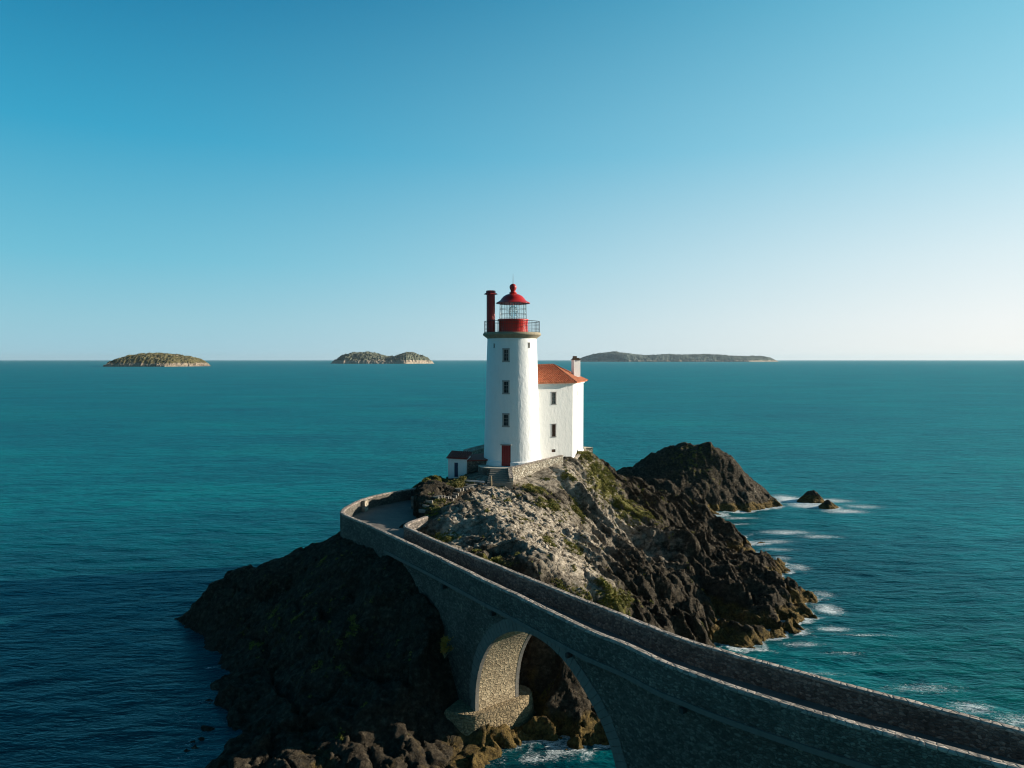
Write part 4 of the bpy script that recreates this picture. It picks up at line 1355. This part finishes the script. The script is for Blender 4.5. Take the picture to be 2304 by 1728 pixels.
# gallery
gm = MB()
gm.lathe([(0.1, 29.0), (3.09, 29.0), (3.15, 29.1), (3.30, 29.18), (3.36, 29.25), (3.50, 29.34), (3.60, 29.42), (3.62, 29.56), (3.55, 29.66), (3.50, 29.75), (0.1, 29.75)], (TX, TY), 80)
gal = gm.build('gallery', M['cornice'], tower, TO)
smooth_by_angle(gal, 50)
rl = MB()
RR = 3.42
nb = 84
for i in range(nb):
    t = 2 * math.pi * i / nb
    x, y = TX + RR * math.cos(t), TY + RR * math.sin(t)
    thick = 0.026 if i % 7 == 0 else 0.012
    rl.bar((x, y, 29.7), (x, y, 31.12), thick, 5)
for z, rr in ((31.12, 0.032), (30.72, 0.014), (30.2, 0.014), (29.85, 0.014)):
    rl.lathe([(RR - rr, z), (RR, z - rr), (RR + rr, z), (RR, z + rr)], (TX, TY), 84, closed=True)
rl.build('railing', M['dark_metal'], tower, TO)
LX = TX + 0.13
lr = MB()
lr.lathe([(0.1, 29.7), (1.98, 29.7), (1.98, 29.86), (1.83, 29.92), (1.80, 31.0), (1.83, 31.04), (1.83, 31.2), (1.92, 31.27), (1.92, 31.40), (1.6, 31.42), (0.1, 31.42)], (LX, TY), 64)
dr = lr.build('lantern_drum', M['red'], tower, TO); smooth_by_angle(dr, 40)
gl = MB()
gl.lathe([(1.64, 31.42), (1.60, 33.4)], (LX, TY), 48)
glo = gl.build('lantern_glazing', M['glass'], tower, TO, smooth=True)
gb = MB()
for i in range(16):
    t = 2 * math.pi * (i + .3) / 16
    t2 = t
    gb.bar((LX + 1.67 * math.cos(t), TY + 1.67 * math.sin(t), 31.4), (LX + 1.63 * math.cos(t2), TY + 1.63 * math.sin(t2), 33.42), 0.026, 5)
for z, rr in ((31.5, 1.67), (32.05, 1.66), (32.7, 1.65), (33.3, 1.64)):
    gb.lathe([(rr - .018, z), (rr, z - .02), (rr + .018, z), (rr, z + .02)], (LX, TY), 48, closed=True)
gb.build('glazing_bars', M['dark_metal'], glo, TO)
ln = MB()
ln.lathe([(0.18, 31.42), (0.18, 31.8), (0.35, 31.85), (0.5, 32.1), (0.55, 32.35), (0.5, 32.6), (0.35, 32.9), (0.12, 33.1), (0.02, 33.12)], (LX, TY), 24)
for k in range(5):
    ln.lathe([(0.52 - abs(k - 2) * .06, 31.95 + k * .2), (0.60 - abs(k - 2) * .06, 32.0 + k * .2), (0.52 - abs(k - 2) * .06, 32.05 + k * .2)], (LX, TY), 24)
ln.build('lens', M['lens'], tower, TO, smooth=True)
lf_ = MB()
for i in range(5):
    t = 2 * math.pi * i / 5 + .4
    lf_.bar((LX + .66 * math.cos(t), TY + .66 * math.sin(t), 31.42), (LX + .66 * math.cos(t), TY + .66 * math.sin(t), 33.2), 0.02, 4)
    lf_.bar((LX + .66 * math.cos(t), TY + .66 * math.sin(t), 31.7 + .2 * i), (LX + .66 * math.cos(t + 1.25), TY + .66 * math.sin(t + 1.25), 32.6 - .1 * i), 0.016, 4)
lf_.build('lens_frame', M['dark_metal'], tower, TO)
dm_ = MB()
dm_.lathe([(0.05, 33.38), (1.95, 33.38), (2.10, 33.36), (2.12, 33.43), (1.9, 33.56), (1.62, 33.72), (1.42, 34.0), (1.15, 34.28), (0.82, 34.46), (0.5, 34.56), (0.42, 34.60), (0.50, 34.66), (0.48, 34.72), (0.34, 34.78), (0.3, 34.9), (0.01, 34.9)], (LX, TY), 64)
dome = dm_.build('lantern_roof', M['red'], tower, TO); smooth_by_angle(dome, 40)
bl_ = MB()
bl_.lathe([(0.28, 34.88), (0.30, 34.98), (0.36, 35.1), (0.43, 35.28), (0.44, 35.45), (0.38, 35.62), (0.25, 35.74), (0.1, 35.8), (0.01, 35.8)], (LX, TY), 32)
bl_.build('finial', M['stack_red'], dome, TO, smooth=True)
rd = MB(); rd.bar((LX, TY, 35.75), (LX, TY, 37.05), 0.035, 6, 0.012); rd.build('lightning_rod', M['dark_metal'], dome, TO)
sk = MB()
SKX, SKY = TX - 2.62, TY - 0.35
for a_, b_ in ((29.7, 34.5),):
    sk.lathe([(0.01, a_), (0.53, a_), (0.52, b_), (0.01, b_)], (SKX, SKY), 16)
stk = sk.build('fog_horn_stack', M['stack_red'], tower, TO); smooth_by_angle(stk, 40)
ck = MB()
ck.lathe([(0.01, 34.46), (0.84, 34.46), (0.84, 34.52), (0.60, 34.66), (0.58, 34.88), (0.54, 34.92), (0.01, 34.92)], (SKX, SKY), 8)
ck.build('cap', M['stack_red'], stk, TO)

# ------------------------------------------------------------------ keeper's house
Bp = (7.85, 88.0)
fd = Vector((0.906, 0.423))            # along the front, towards the right
fn = (0.423, -0.906)
Ap = (Bp[0] - fd.x * 7.6, Bp[1] - fd.y * 7.6)
Cp = (10.1, 96.6)
Dp_ = (Cp[0] - 8.2, Cp[1] - 1.6)
HO = (6, 91, 12.6)
house = thing('keepers_house', "tall white keeper's house with orange tiled hip roof standing behind the lighthouse", 'house', HO)
fp = [Ap, Bp, Cp, Dp_]
EZ = 23.45
hm_ = MB(); hm_.prism(fp, 12.0, EZ)
hob = hm_.build('wall', M['house_white'], None, HO)
def front(t, z, off=0.0): return (Bp[0] - fd.x * t + fn[0] * off, Bp[1] - fd.y * t + fn[1] * off, z)
hc = []; hw = []
for z, w, h in ((21.5, 0.70, 1.66), (17.38, 0.70, 1.76)):
    hc.append(cutbox(front(2.78, z), fn, w - .02, h - .02, 0.4, HO)); hw.append((front(2.78, z), w, h))
hc.append(cutbox(front(2.8, 14.78), fn, 0.56, 0.38, 0.3, HO))
rn = Vector((Cp[0] - Bp[0], Cp[1] - Bp[1])).normalized()
rnn = (rn.y, -rn.x)
sp0 = (Bp[0] + rn.x * 3.6, Bp[1] + rn.y * 3.6, 21.9)
hc.append(cutbox(sp0, rnn, 0.2, 0.6, 0.3, HO))
cut(hob, hc)
hob.parent = house
opening(house, hw[0][0], fn, hw[0][1], hw[0][2], 0.09, HO, 'window', 'frame', 'pane2', 'pane', (1, 2), 0.12)
opening(house, hw[1][0], fn, hw[1][1], hw[1][2], 0.09, HO, 'window', 'frame', 'brown', 'shutter', None, 0.12)
vm = MB()
yv = math.atan2(fn[1], fn[0]) + math.pi / 2
for k in range(5):
    vm.box(front(2.8, 14.64 + .07 * k, -0.06), (0.56, 0.05, 0.045), yv)
vm.box(front(2.8, 14.78, -0.2), (0.6, 0.04, 0.42), yv)
vm.build('vent', M['brown'], house, HO)
opening(house, sp0, rnn, 0.22, 0.62, 0.03, HO, 'window', 'frame', 'pane', 'pane', None, 0.1)
# plinth band, cornice
cxh, cyh = sum(p[0] for p in fp) / 4, sum(p[1] for p in fp) / 4
def grow(poly, d):
    n_ = len(poly); out = []
    for i in range(n_):
        p0, p1, p2 = Vector(poly[i - 1]), Vector(poly[i]), Vector(poly[(i + 1) % n_])
        e1, e2 = (p1 - p0).normalized(), (p2 - p1).normalized()
        n1, n2 = Vector((e1.y, -e1.x)), Vector((e2.y, -e2.x))
        b = (n1 + n2).normalized()
        out.append(tuple(p1 + b * d / max(0.4, b.dot(n1))))
    return out
pb = MB(); pb.prism(grow(fp, 0.06), 12.0, 13.75); pb.build('plinth', M['house_white'], house, HO)
cm = MB()
for d, z0, z1 in ((0.14, EZ - 0.28, EZ - 0.1), (0.30, EZ - 0.098, EZ + 0.03)):
    cm.prism(grow(fp, d), z0, z1)
cm.build('cornice', M['house_white'], house, HO)
# roof
ev = grow(fp, 0.48)
RA, RB = (2.2, 90.6, 25.65), (5.6, 92.6, 25.75)
planes = [([ev[0], ev[1]], [RB, RA]), ([ev[1], ev[2]], [RB]), ([ev[2], ev[3]], [RA, RB]), ([ev[3], ev[0]], [RA])]
roof = MB()
for (e0, e1), tops in planes:
    E0, E1 = Vector((*e0, EZ + 0.03)), Vector((*e1, EZ + 0.03))
    T = [Vector(t) for t in tops]
    base = [E0, E1] + T
    ux = (E1 - E0).normalized()
    nrm = (E1 - E0).cross(T[0] - E1).normalized()
    if nrm.z < 0: nrm = -nrm
    vy = nrm.cross(ux)
    uvs = [((p - E0).dot(ux), (p - E0).dot(vy)) for p in base]
    roof.add([tuple(p) for p in base], [tuple(range(len(base)))], uvs)
    roof.add([tuple(p - Vector((0, 0, .10))) for p in base], [tuple(range(len(base)))], uvs)
    L_ = (E1 - E0).length
    roof.quad(tuple(E0), tuple(E1), tuple(E1 - Vector((0, 0, .1))), tuple(E0 - Vector((0, 0, .1))), [(0, 0), (L_, 0), (L_, .1), (0, .1)])
    # ribs of half-round tiles
    sp = 0.33
    k = 0
    while (k + 0.5) * sp < L_:
        u_ = (k + 0.5) * sp
        # top of the rib inside the polygon
        v_hit = []
        for i in range(len(uvs)):
            (ua, va_), (ub, vb) = uvs[i], uvs[(i + 1) % len(uvs)]
            if i == 0: continue
            if (ua - u_) * (ub - u_) < 0:
                v_hit.append(va_ + (vb - va_) * (u_ - ua) / (ub - ua))
        if v_hit and max(v_hit) > 0.15:
            vt = max(v_hit)
            nseg = max(1, int(vt / 0.42))
            for q_ in range(nseg):
                v0_, v1_ = vt * q_ / nseg, vt * (q_ + 1) / nseg
                a0_ = E0 + ux * u_ + vy * v0_; a1_ = E0 + ux * u_ + vy * v1_
                r0_, r1_ = 0.125, 0.095
                ringv = []
                for (c_, rr) in ((a0_ + nrm * .012, r0_), (a1_, r1_)):
                    for t in (0, 45, 90, 135, 180):
                        ringv.append(tuple(c_ + ux * (rr * math.cos(R(t))) + nrm * (rr * math.sin(R(t)))))
                uo = [(u_ + random.uniform(-.02, .02), v0_)] * 5 + [(u_, v1_)] * 5
                roof.add(ringv, [(i, i + 1, i + 6, i + 5) for i in range(4)] + [(0, 1, 2, 3, 4)], uo)
        k += 1
ro_ = roof.build('roof', M['tile'], house, HO, fix=False)
rt = MB()
for a_, b_ in (((*ev[1], EZ + .05), RB), ((*ev[2], EZ + .05), RB), (RA, RB), ((*ev[0], EZ + .05), RA), ((*ev[3], EZ + .05), RA)):
    a_, b_ = Vector(a_), Vector(b_)
    n_ = max(2, int((b_ - a_).length / 0.38))
    for i in range(n_):
        rt.bar(a_ + (b_ - a_) * (i / n_), a_ + (b_ - a_) * ((i + 1.05) / n_), 0.13, 8, 0.105)
rt.build('ridge_tiles', M['ridge_tile'], ro_, HO)
ch = MB(); chx, chy = 8.75, 93.6
ch.box((chx, chy, 25.2), (1.0, 0.72, 2.3), 0.45)
cho = ch.build('chimney', M['house_white'], ro_, HO)
cc = MB(); cc.box((chx, chy, 26.4), (1.14, 0.86, 0.12), 0.25); cc.box((chx, chy, 26.56), (0.85, 0.6, 0.2), 0.25); cc.box((chx - .15, chy, 26.78), (0.45, 0.45, 0.24), 0.25)
cc.build('cap', M['pot'], house, HO)
dp = MB()
dp.bar(front(5.15, 13.6, 0.1), front(5.15, 23.1, 0.1), 0.055, 8)
for z in (14.5, 17, 19.5, 22):
    dp.box(front(5.15, z, 0.05), (0.18, 0.12, 0.05), yv)
dp.build('downpipe', M['house_white'], house, HO)

# ------------------------------------------------------------------ shed and lean-to
SH = (-6.95, 83.4, 11.9)
shed = thing('shed', 'small white shed with narrow blue door, left of the lighthouse', 'shed', SH)
s_l = at(1008, 1070, Y=83); s_r = at(1049.5, 1073, Y=82.6)
sh = MB()
yaw_s = math.atan2(s_r[1] - s_l[1], s_r[0] - s_l[0])
w_s = math.dist(s_l[:2], s_r[:2])
mx, my = (s_l[0] + s_r[0]) / 2, (s_l[1] + s_r[1]) / 2
ns = (math.sin(yaw_s), -math.cos(yaw_s))
cxs, cys = mx - ns[0] * 1.1, my - ns[1] * 1.1
sh.box((cxs, cys, 13.05), (w_s, 2.2, 2.7), yaw_s)
sho = sh.build('wall', M['white'], None, SH)
dP = (mx + 0.0 - 0.12 * math.cos(yaw_s), my - 0.12 * math.sin(yaw_s), 13.0)
cut(sho, [cutbox(dP, ns, 0.42, 1.7, 0.2, SH)])
sho.parent = shed
opening(shed, dP, ns, 0.44, 1.72, 0.04, SH, 'door', 'blue', 'blue', 'panel', None, 0.1)
sr = MB()
pr = [(-w_s / 2 - .15, -1.3), (w_s / 2 + .15, -1.3), (w_s / 2 + .15, 1.3), (-w_s / 2 - .15, 1.3)]
def sl(x, y): return (cxs + x * math.cos(yaw_s) - y * math.sin(yaw_s), cys + x * math.sin(yaw_s) + y * math.cos(yaw_s))
sr.prism([sl(*p) for p in pr], [14.38, 14.3, 14.75, 14.9], [14.5, 14.42, 14.87, 15.02])
for k in range(9):
    x = -w_s / 2 + (w_s) * (k + .5) / 9
    a_ = sl(x, -1.28); b_ = sl(x, 1.25)
    sr.bar((*a_, 14.49 - .03 * k / 9), (*b_, 14.95), 0.08, 6)
sr.build('roof', M['dark_tile'], shed, SH)

lean = thing('stone_annex', 'low dark stone annex with sloping roof between shed and lighthouse', 'annex', (-4.6, 84, 12))
lo = MB()
A1 = (s_r[0] + .02, s_r[1] + .35)
lp = [A1, (-3.1, 83.0), (-3.0, 87.4), (A1[0] + .1, 86.2)]
LZ = [14.0, 14.1, 14.3, 14.2]
lo.prism(lp, 11.8, LZ)
lo.build('wall', M['dark_wall'], lean, (-4.6, 84, 12))
lr_ = MB()
lr_.prism(grow(lp, 0.12), [z + .003 for z in LZ], [z + .13 for z in LZ])
lr_.build('roof', M['dark_tile'], lean, (-4.6, 84, 12))
cw = MB()
c0_ = at(1048, 1016, Y=88.6); c1_ = at(1090, 1004, Y=89.8)
cw.sweep([(c0_[0], c0_[1], c0_[2] - 14), (c1_[0] + .3, c1_[1], c1_[2] - 14)], [(0, 11.5), (.9, 11.5), (.9, 14.15), (0, 13.85)])
cw.build('gable_wall', M['light_wall'], lean, (-4.6, 84, 12))

# ------------------------------------------------------------------ walls and steps around the tower
def wall_thing(label, path, h0, thick=0.4, mat='light_wall', cope='coping', name='stone_wall', closed=False, cap=0.1):
    """path [(x, y, ztop)], h0 bottom z list or number"""
    o = (path[0][0], path[0][1], 0)
    w = thing(name, label, 'wall', o)
    zb_l = h0 if isinstance(h0, (list, tuple)) else [h0] * len(path)
    m = MB(); c = MB()
    n_ = len(path)
    Pp = [Vector((p[0], p[1])) for p in path]
    acc = 0
    def off(i, dd):
        d1 = (Pp[i] - Pp[i - 1]).normalized() if i else (Pp[1] - Pp[0]).normalized()
        d2 = (Pp[i + 1] - Pp[i]).normalized() if i < n_ - 1 else d1
        t = (d1 + d2).normalized()
        return Pp[i] + Vector((-t.y, t.x)) * dd
    for i in range(n_ - 1):
        L_ = (Pp[i + 1] - Pp[i]).length
        for (mb, d0_, d1_, lo_, hi_) in ((m, 0, thick, None, -cap - .002), (c, -.04, thick + .04, -cap, 0)):
            a0, a1 = off(i, d0_), off(i, d1_); b0, b1 = off(i + 1, d0_), off(i + 1, d1_)
            za, zb2 = path[i][2], path[i + 1][2]
            la = zb_l[i] if lo_ is None else za + lo_
            lb = zb_l[i + 1] if lo_ is None else zb2 + lo_
            V = [(a0.x, a0.y, la), (b0.x, b0.y, lb), (b1.x, b1.y, lb), (a1.x, a1.y, la),
                 (a0.x, a0.y, za + hi_), (b0.x, b0.y, zb2 + hi_), (b1.x, b1.y, zb2 + hi_), (a1.x, a1.y, za + hi_)]
            U = [(acc, la), (acc + L_, lb), (acc + L_, lb), (acc, la), (acc, za), (acc + L_, zb2), (acc + L_, zb2), (acc, za)]
            mb.add(V, [(0, 1, 5, 4), (2, 3, 7, 6)], U)
            U2 = [(acc, 0), (acc + L_, 0), (acc + L_, thick), (acc, thick)] * 2
            mb.add(V, [(4, 5, 6, 7), (3, 2, 1, 0)], U2)
            if i == 0: mb.add(V, [(0, 4, 7, 3)], [(0, p[2]) for p in V])
            if i == n_ - 2: mb.add(V, [(1, 2, 6, 5)], [(0, p[2]) for p in V])
        acc += L_
    m.build('masonry', M[mat], w, o)
    c.build('coping', M[cope], w, o)
    return w


rw = [(0.12, 77.5, 12.9), (0.0, 78.6, 13.5), at(1151, 1051.5, Y=79.6), at(1170, 1048, Y=80.4), at(1190, 1042.5, Y=81.4), at(1213, 1036.8, Y=82.6), at(1240, 1030.5, Y=83.9), at(1267, 1024, Y=85.0)]
wall_thing('pale stone retaining wall sloping up to the right of the lighthouse door', [(p[0], p[1], p[2]) for p in rw], [11.2, 11.2, 11.3, 11.4, 11.2, 11.2, 11.6, 12.2], 0.4)
lw = [at(1076.5, 1051.5, Y=81.8), at(1085, 1053.5, Y=80.7), at(1100, 1055, Y=80.1), at(1118, 1055.3, Y=79.85), at(1134, 1054.5, Y=79.75), at(1149, 1052, Y=79.7)]
wall_thing('low curved grey wall with pale top slab in front of the red door', [(p[0], p[1], 13.66) for p in lw], 11.7, 0.45, 'dark_wall', 'slab')
fl = MB()
fl_poly = [(p[0], p[1] + .4) for p in lw] + [(r_[0] - .2, r_[1] + .35) for r_ in rw[3:]] + [(6.5, 90), (-3, 90), (-4.5, 86)]
fl.prism(fl_poly, 12.2, 13.58)
fo_ = fl.build('platform', M['slab'], None)
tag(fo_, 'paved platform at the foot of the lighthouse', 'platform')
hw_ = [(8.0, 87.9, 13.55), (9.2, 90.2, 13.95), (10.4, 92.4, 14.2)]
wall_thing('short pale wall at the right foot of the white house', hw_, [12.0, 12.0, 12.2], 0.35)
px_ = at(1322, 1015, Y=92)
pl = MB(); pl.box((px_[0] + .1, px_[1], 13.3), (0.95, 0.8, 2.3), 0.3); pl.box((px_[0] + .1, px_[1], 14.5), (1.05, 0.9, 0.12), 0.3)
po_ = pl.build('stone_pillar', M['light_wall'], None, (px_[0], px_[1], 12), jitter=0.03)
po_.location = (px_[0], px_[1], 12)
tag(po_, 'blocky pale stone pillar ending the wall right of the white house', 'pillar')
tw2 = [at(930, 1118, Y=72.4), at(955, 1119.5, Y=73.4), at(987, 1123, Y=74.4)]
wall_thing('dark low retaining wall at the back edge of the turning terrace', [(p[0], p[1], 11.75) for p in tw2], 9.8, 0.4, 'dark_wall', 'dark_wall')

# front steps
fs = thing('stone_steps', 'blue-grey stone steps rising to the red lighthouse door', 'steps', (-1.2, 79, 12))
nstep = 8
for k in range(nstep):
    m = MB()
    z = 12.35 + k * 0.155
    y = 77.3 + k * 0.3
    x0_ = -2.45 - 0.04 * (nstep - k)
    m.box(((x0_ - 0.05) / 2 - .03, y + 0.15 + 1.0 * 0, z - 0.3), (abs(x0_), 0.36, 0.75 - 0.0), 0.03)
    m.build('step', M['step'], fs, (-1.2, 79, 12))
# stairs down to the terrace
ps = thing('stone_stairs', 'long flight of rough pale stone stairs from the lighthouse path down to the terrace', 'steps', (-6, 72, 11))
a_, b_ = at(1058, 1106, Y=76.0), at(942, 1180, Y=66.5)
n_ = 20
for k in range(n_):
    f = k / (n_ - 1)
    x = a_[0] + (b_[0] - a_[0]) * f + 0.35 * math.sin(f * 3.1); y = a_[1] + (b_[1] - a_[1]) * f
    z = max(ground(x, y) + 0.16, 10.6)
    m = MB()
    m.box((x, y, z - .14), (0.7 + random.uniform(-.12, .12), 0.16, 0.3), math.atan2(b_[1] - a_[1], b_[0] - a_[0]) + math.pi / 2 + random.uniform(-.05, .05))
    m.build('step', M['step'], ps, (-6, 72, 11), jitter=.012)

# landing path slabs
lp_ = thing('stone_landing', 'pale stone landing with low treads below the railing', 'steps', (-4, 77, 11.8))
for k in range(5):
    c_ = at(1074 + k * 3, 1093 + k * 5, Y=77.2 - 0.45 * k)
    m = MB(); m.box((c_[0], c_[1], 12.12 - 0.1 * k), (2.2, 0.5, 0.22), 0.05); m.build('tread', M['step'], lp_, (-4, 77, 11.8), jitter=.01)

# railings and posts
rg = thing('railing', 'grey horizontal rail fence beside the path below the lighthouse steps', 'railing', (-4, 77.4, 12))
r0, r1_, r2_ = at(1044, 1081, Y=77.9), at(1090, 1084, Y=76.9), at(1150, 1079, Y=78.6)
for (pa_, pb_) in ((r0, r1_),):
    for dz_ in (0, -0.42):
        m = MB(); m.box(((pa_[0] + pb_[0]) / 2, (pa_[1] + pb_[1]) / 2, pa_[2] + dz_), (math.dist(pa_, pb_), 0.09, 0.16 if dz_ == 0 else .08), math.atan2(pb_[1] - pa_[1], pb_[0] - pa_[0])); m.build('rail', M['grey_metal'], rg, (-4, 77.4, 12))
for p in (r0, r1_, tuple((r0[i] + r1_[i]) / 2 for i in range(3))):
    m = MB(); m.bar((p[0], p[1] + .06, p[2] - 1.1), (p[0], p[1] + .06, p[2] + .05), 0.055, 8); m.build('post', M['dark_metal'], rg, (-4, 77.4, 12))
p_ = at(1105, 1071, Y=77.0)
wp = MB(); wp.bar((p_[0], p_[1], p_[2]), (p_[0] + .03, p_[1], 11.9), 0.085, 8, 0.11)
wpo = wp.build('wooden_post', M['wood'], None, (p_[0], p_[1], 11.9)); wpo.location = (p_[0], p_[1], 11.9)
tag(wpo, 'tall pale wooden post at the bottom of the lighthouse steps', 'post')
# handrail on the end of the inner parapet
hr = thing('handrail', 'thin metal handrail climbing from the end of the inner bridge parapet', 'handrail', (-7.5, 63, 10.5))
pts_ = [at(921, 1181, Y=61.9), at(940, 1171, Y=63.6), at(955, 1163, Y=65.0), at(968, 1160, Y=66.5)]
m = MB()
for q0, q1 in zip(pts_[:-1], pts_[1:]): m.bar(q0, q1, 0.035, 6)
m.build('rail', M['grey_metal'], hr, (-7.5, 63, 10.5))
for q in pts_[1:]:
    m = MB(); m.bar((q[0], q[1], q[2] - 1.0), q, 0.03, 6); m.build('post', M['grey_metal'], hr, (-7.5, 63, 10.5))

# ------------------------------------------------------------------ grass and bushes
def mat_leaf(name, a, b, c):
    m = N(name)
    col = m.ramp(m.noise(m.coord('Object'), 1.7, 5, 0.7), [(0.3, a), (0.5, b), (0.7, c)])
    return m.out(col, 0.7, None, Specular_IOR_Level=0.2)
M['grass'] = mat_leaf('cliff_grass', (0.075, 0.09, 0.014), (0.17, 0.17, 0.035), (0.32, 0.25, 0.09))
M['bush'] = mat_leaf('bush_leaves', (0.06, 0.08, 0.015), (0.16, 0.15, 0.04), (0.3, 0.22, 0.08))
M['bush_sunlit'] = mat_leaf('sunlit_leaves', (0.25, 0.13, 0.02), (0.40, 0.22, 0.04), (0.5, 0.3, 0.08))  # orange of sunlit foliage put into the leaf colour


def tri_cloud(name, P, Hh, Wd, mat, lean=0.5):
    n_ = len(P)
    ang = rng.uniform(0, 2 * math.pi, n_)
    d = np.stack([np.cos(ang), np.sin(ang), np.zeros(n_)], 1)
    tip = P + np.stack([rng.normal(0, lean, n_) * Hh, rng.normal(0, lean, n_) * Hh, Hh], 1)
    V = np.empty((n_ * 3, 3), np.float32)
    V[0::3] = P - d * Wd[:, None]; V[1::3] = P + d * Wd[:, None]; V[2::3] = tip
    me = bpy.data.meshes.new(name)
    me.vertices.add(n_ * 3); me.vertices.foreach_set('co', V.reshape(-1))
    me.loops.add(n_ * 3); me.loops.foreach_set('vertex_index', np.arange(n_ * 3, dtype=np.int32))
    me.polygons.add(n_)
    me.polygons.foreach_set('loop_start', np.arange(0, n_ * 3, 3, dtype=np.int32)); me.polygons.foreach_set('loop_total', np.full(n_, 3, dtype=np.int32))
    me.update(); me.validate()
    me.materials.append(mat)
    o = bpy.data.objects.new(name, me); COL.objects.link(o)
    return o


pv = vegA + 0.9 * (fbm(X / 1.2, Y / 1.2, 4.4, 4)) * 0.8
ok = (pv > 0.62) & (Z > 1.5) & ~d_in & (corr > 0.5) & (dback > .5)
ii = np.argwhere(ok)
sel = ii[rng.randint(0, len(ii), 120000)]
gp = np.stack([X[sel[:, 0], sel[:, 1]] + rng.uniform(-.08, .08, len(sel)), Y[sel[:, 0], sel[:, 1]] + rng.uniform(-.08, .08, len(sel)), Z[sel[:, 0], sel[:, 1]] - 0.03], 1)
far = (gp[:, 0] > -4)
gp = np.concatenate([gp[far], gp[~far][::2]])
gr = tri_cloud('grass', gp, rng.uniform(0.06, 0.19, len(gp)), rng.uniform(0.02, 0.055, len(gp)), M['grass'], 0.45)
tag(gr, 'rough grass and low cliff plants growing over the headland', 'grass', None, 'stuff')


def bush(label, c, rx, rz, n_, mat, group=None, name='bush'):
    t = thing(name, label, 'bush', (c[0], c[1], c[2]), group)
    k = 9
    cen = np.stack([rng.normal(0, rx * .45, k), rng.normal(0, rx * .45, k), rng.uniform(0.15, 0.9, k) * rz], 1)
    which = rng.randint(0, k, n_)
    P = cen[which] + rng.normal(0, rx * .25, (n_, 3))
    P[:, 2] = np.abs(P[:, 2])
    o = tri_cloud('foliage', P, rng.uniform(0.06, 0.16, n_), rng.uniform(0.03, 0.06, n_), mat, 0.9)
    o.parent = t
    m = MB()
    for i in range(5):
        m.bar((0, 0, -0.3), tuple(cen[i]), 0.03, 5, 0.012)
    s_ = m.build('stems', M['wood'], t)
    return t


bb = at(1040, 1103, Y=77.4); bush('upright yellow-green bush at the left end of the rail fence', (bb[0], bb[1], 11.9), 0.42, 1.6, 1500, M['bush'])
bb = at(1030, 1112, Y=76.2); bush('low spreading bush below the rail fence, beside the taller bush', (bb[0], bb[1], ground(bb[0], bb[1])), 0.9, 0.6, 1500, M['bush'])
bb = at(1003, 1446, Y=47.6); bush('bush, sunlit gold painted into its leaves, clinging to the rock at the left edge of the arch pier', (bb[0] - .1, bb[1], bb[2] - .8), 0.35, 1.3, 500, M['bush_sunlit'])

# ------------------------------------------------------------------ air between here and the far islands
hz = MB(); hz.box((8, 78, 95), (66000, 66000, 210))
hm2 = bpy.data.materials.new('sea_air'); hm2.use_nodes = True
ht = hm2.node_tree
for n_ in list(ht.nodes): ht.nodes.remove(n_)
ho = ht.nodes.new('ShaderNodeOutputMaterial'); hv = ht.nodes.new('ShaderNodeVolumePrincipled')
hv.inputs['Color'].default_value = (0.62, 0.80, 0.92, 1); hv.inputs['Density'].default_value = 0.000018; hv.inputs['Anisotropy'].default_value = 0.2
ht.links.new(hv.outputs[0], ho.inputs['Volume'])
hzo = hz.build('haze', hm2)
tag(hzo, 'thin sea haze paling the distant islands', 'haze', None, 'stuff')
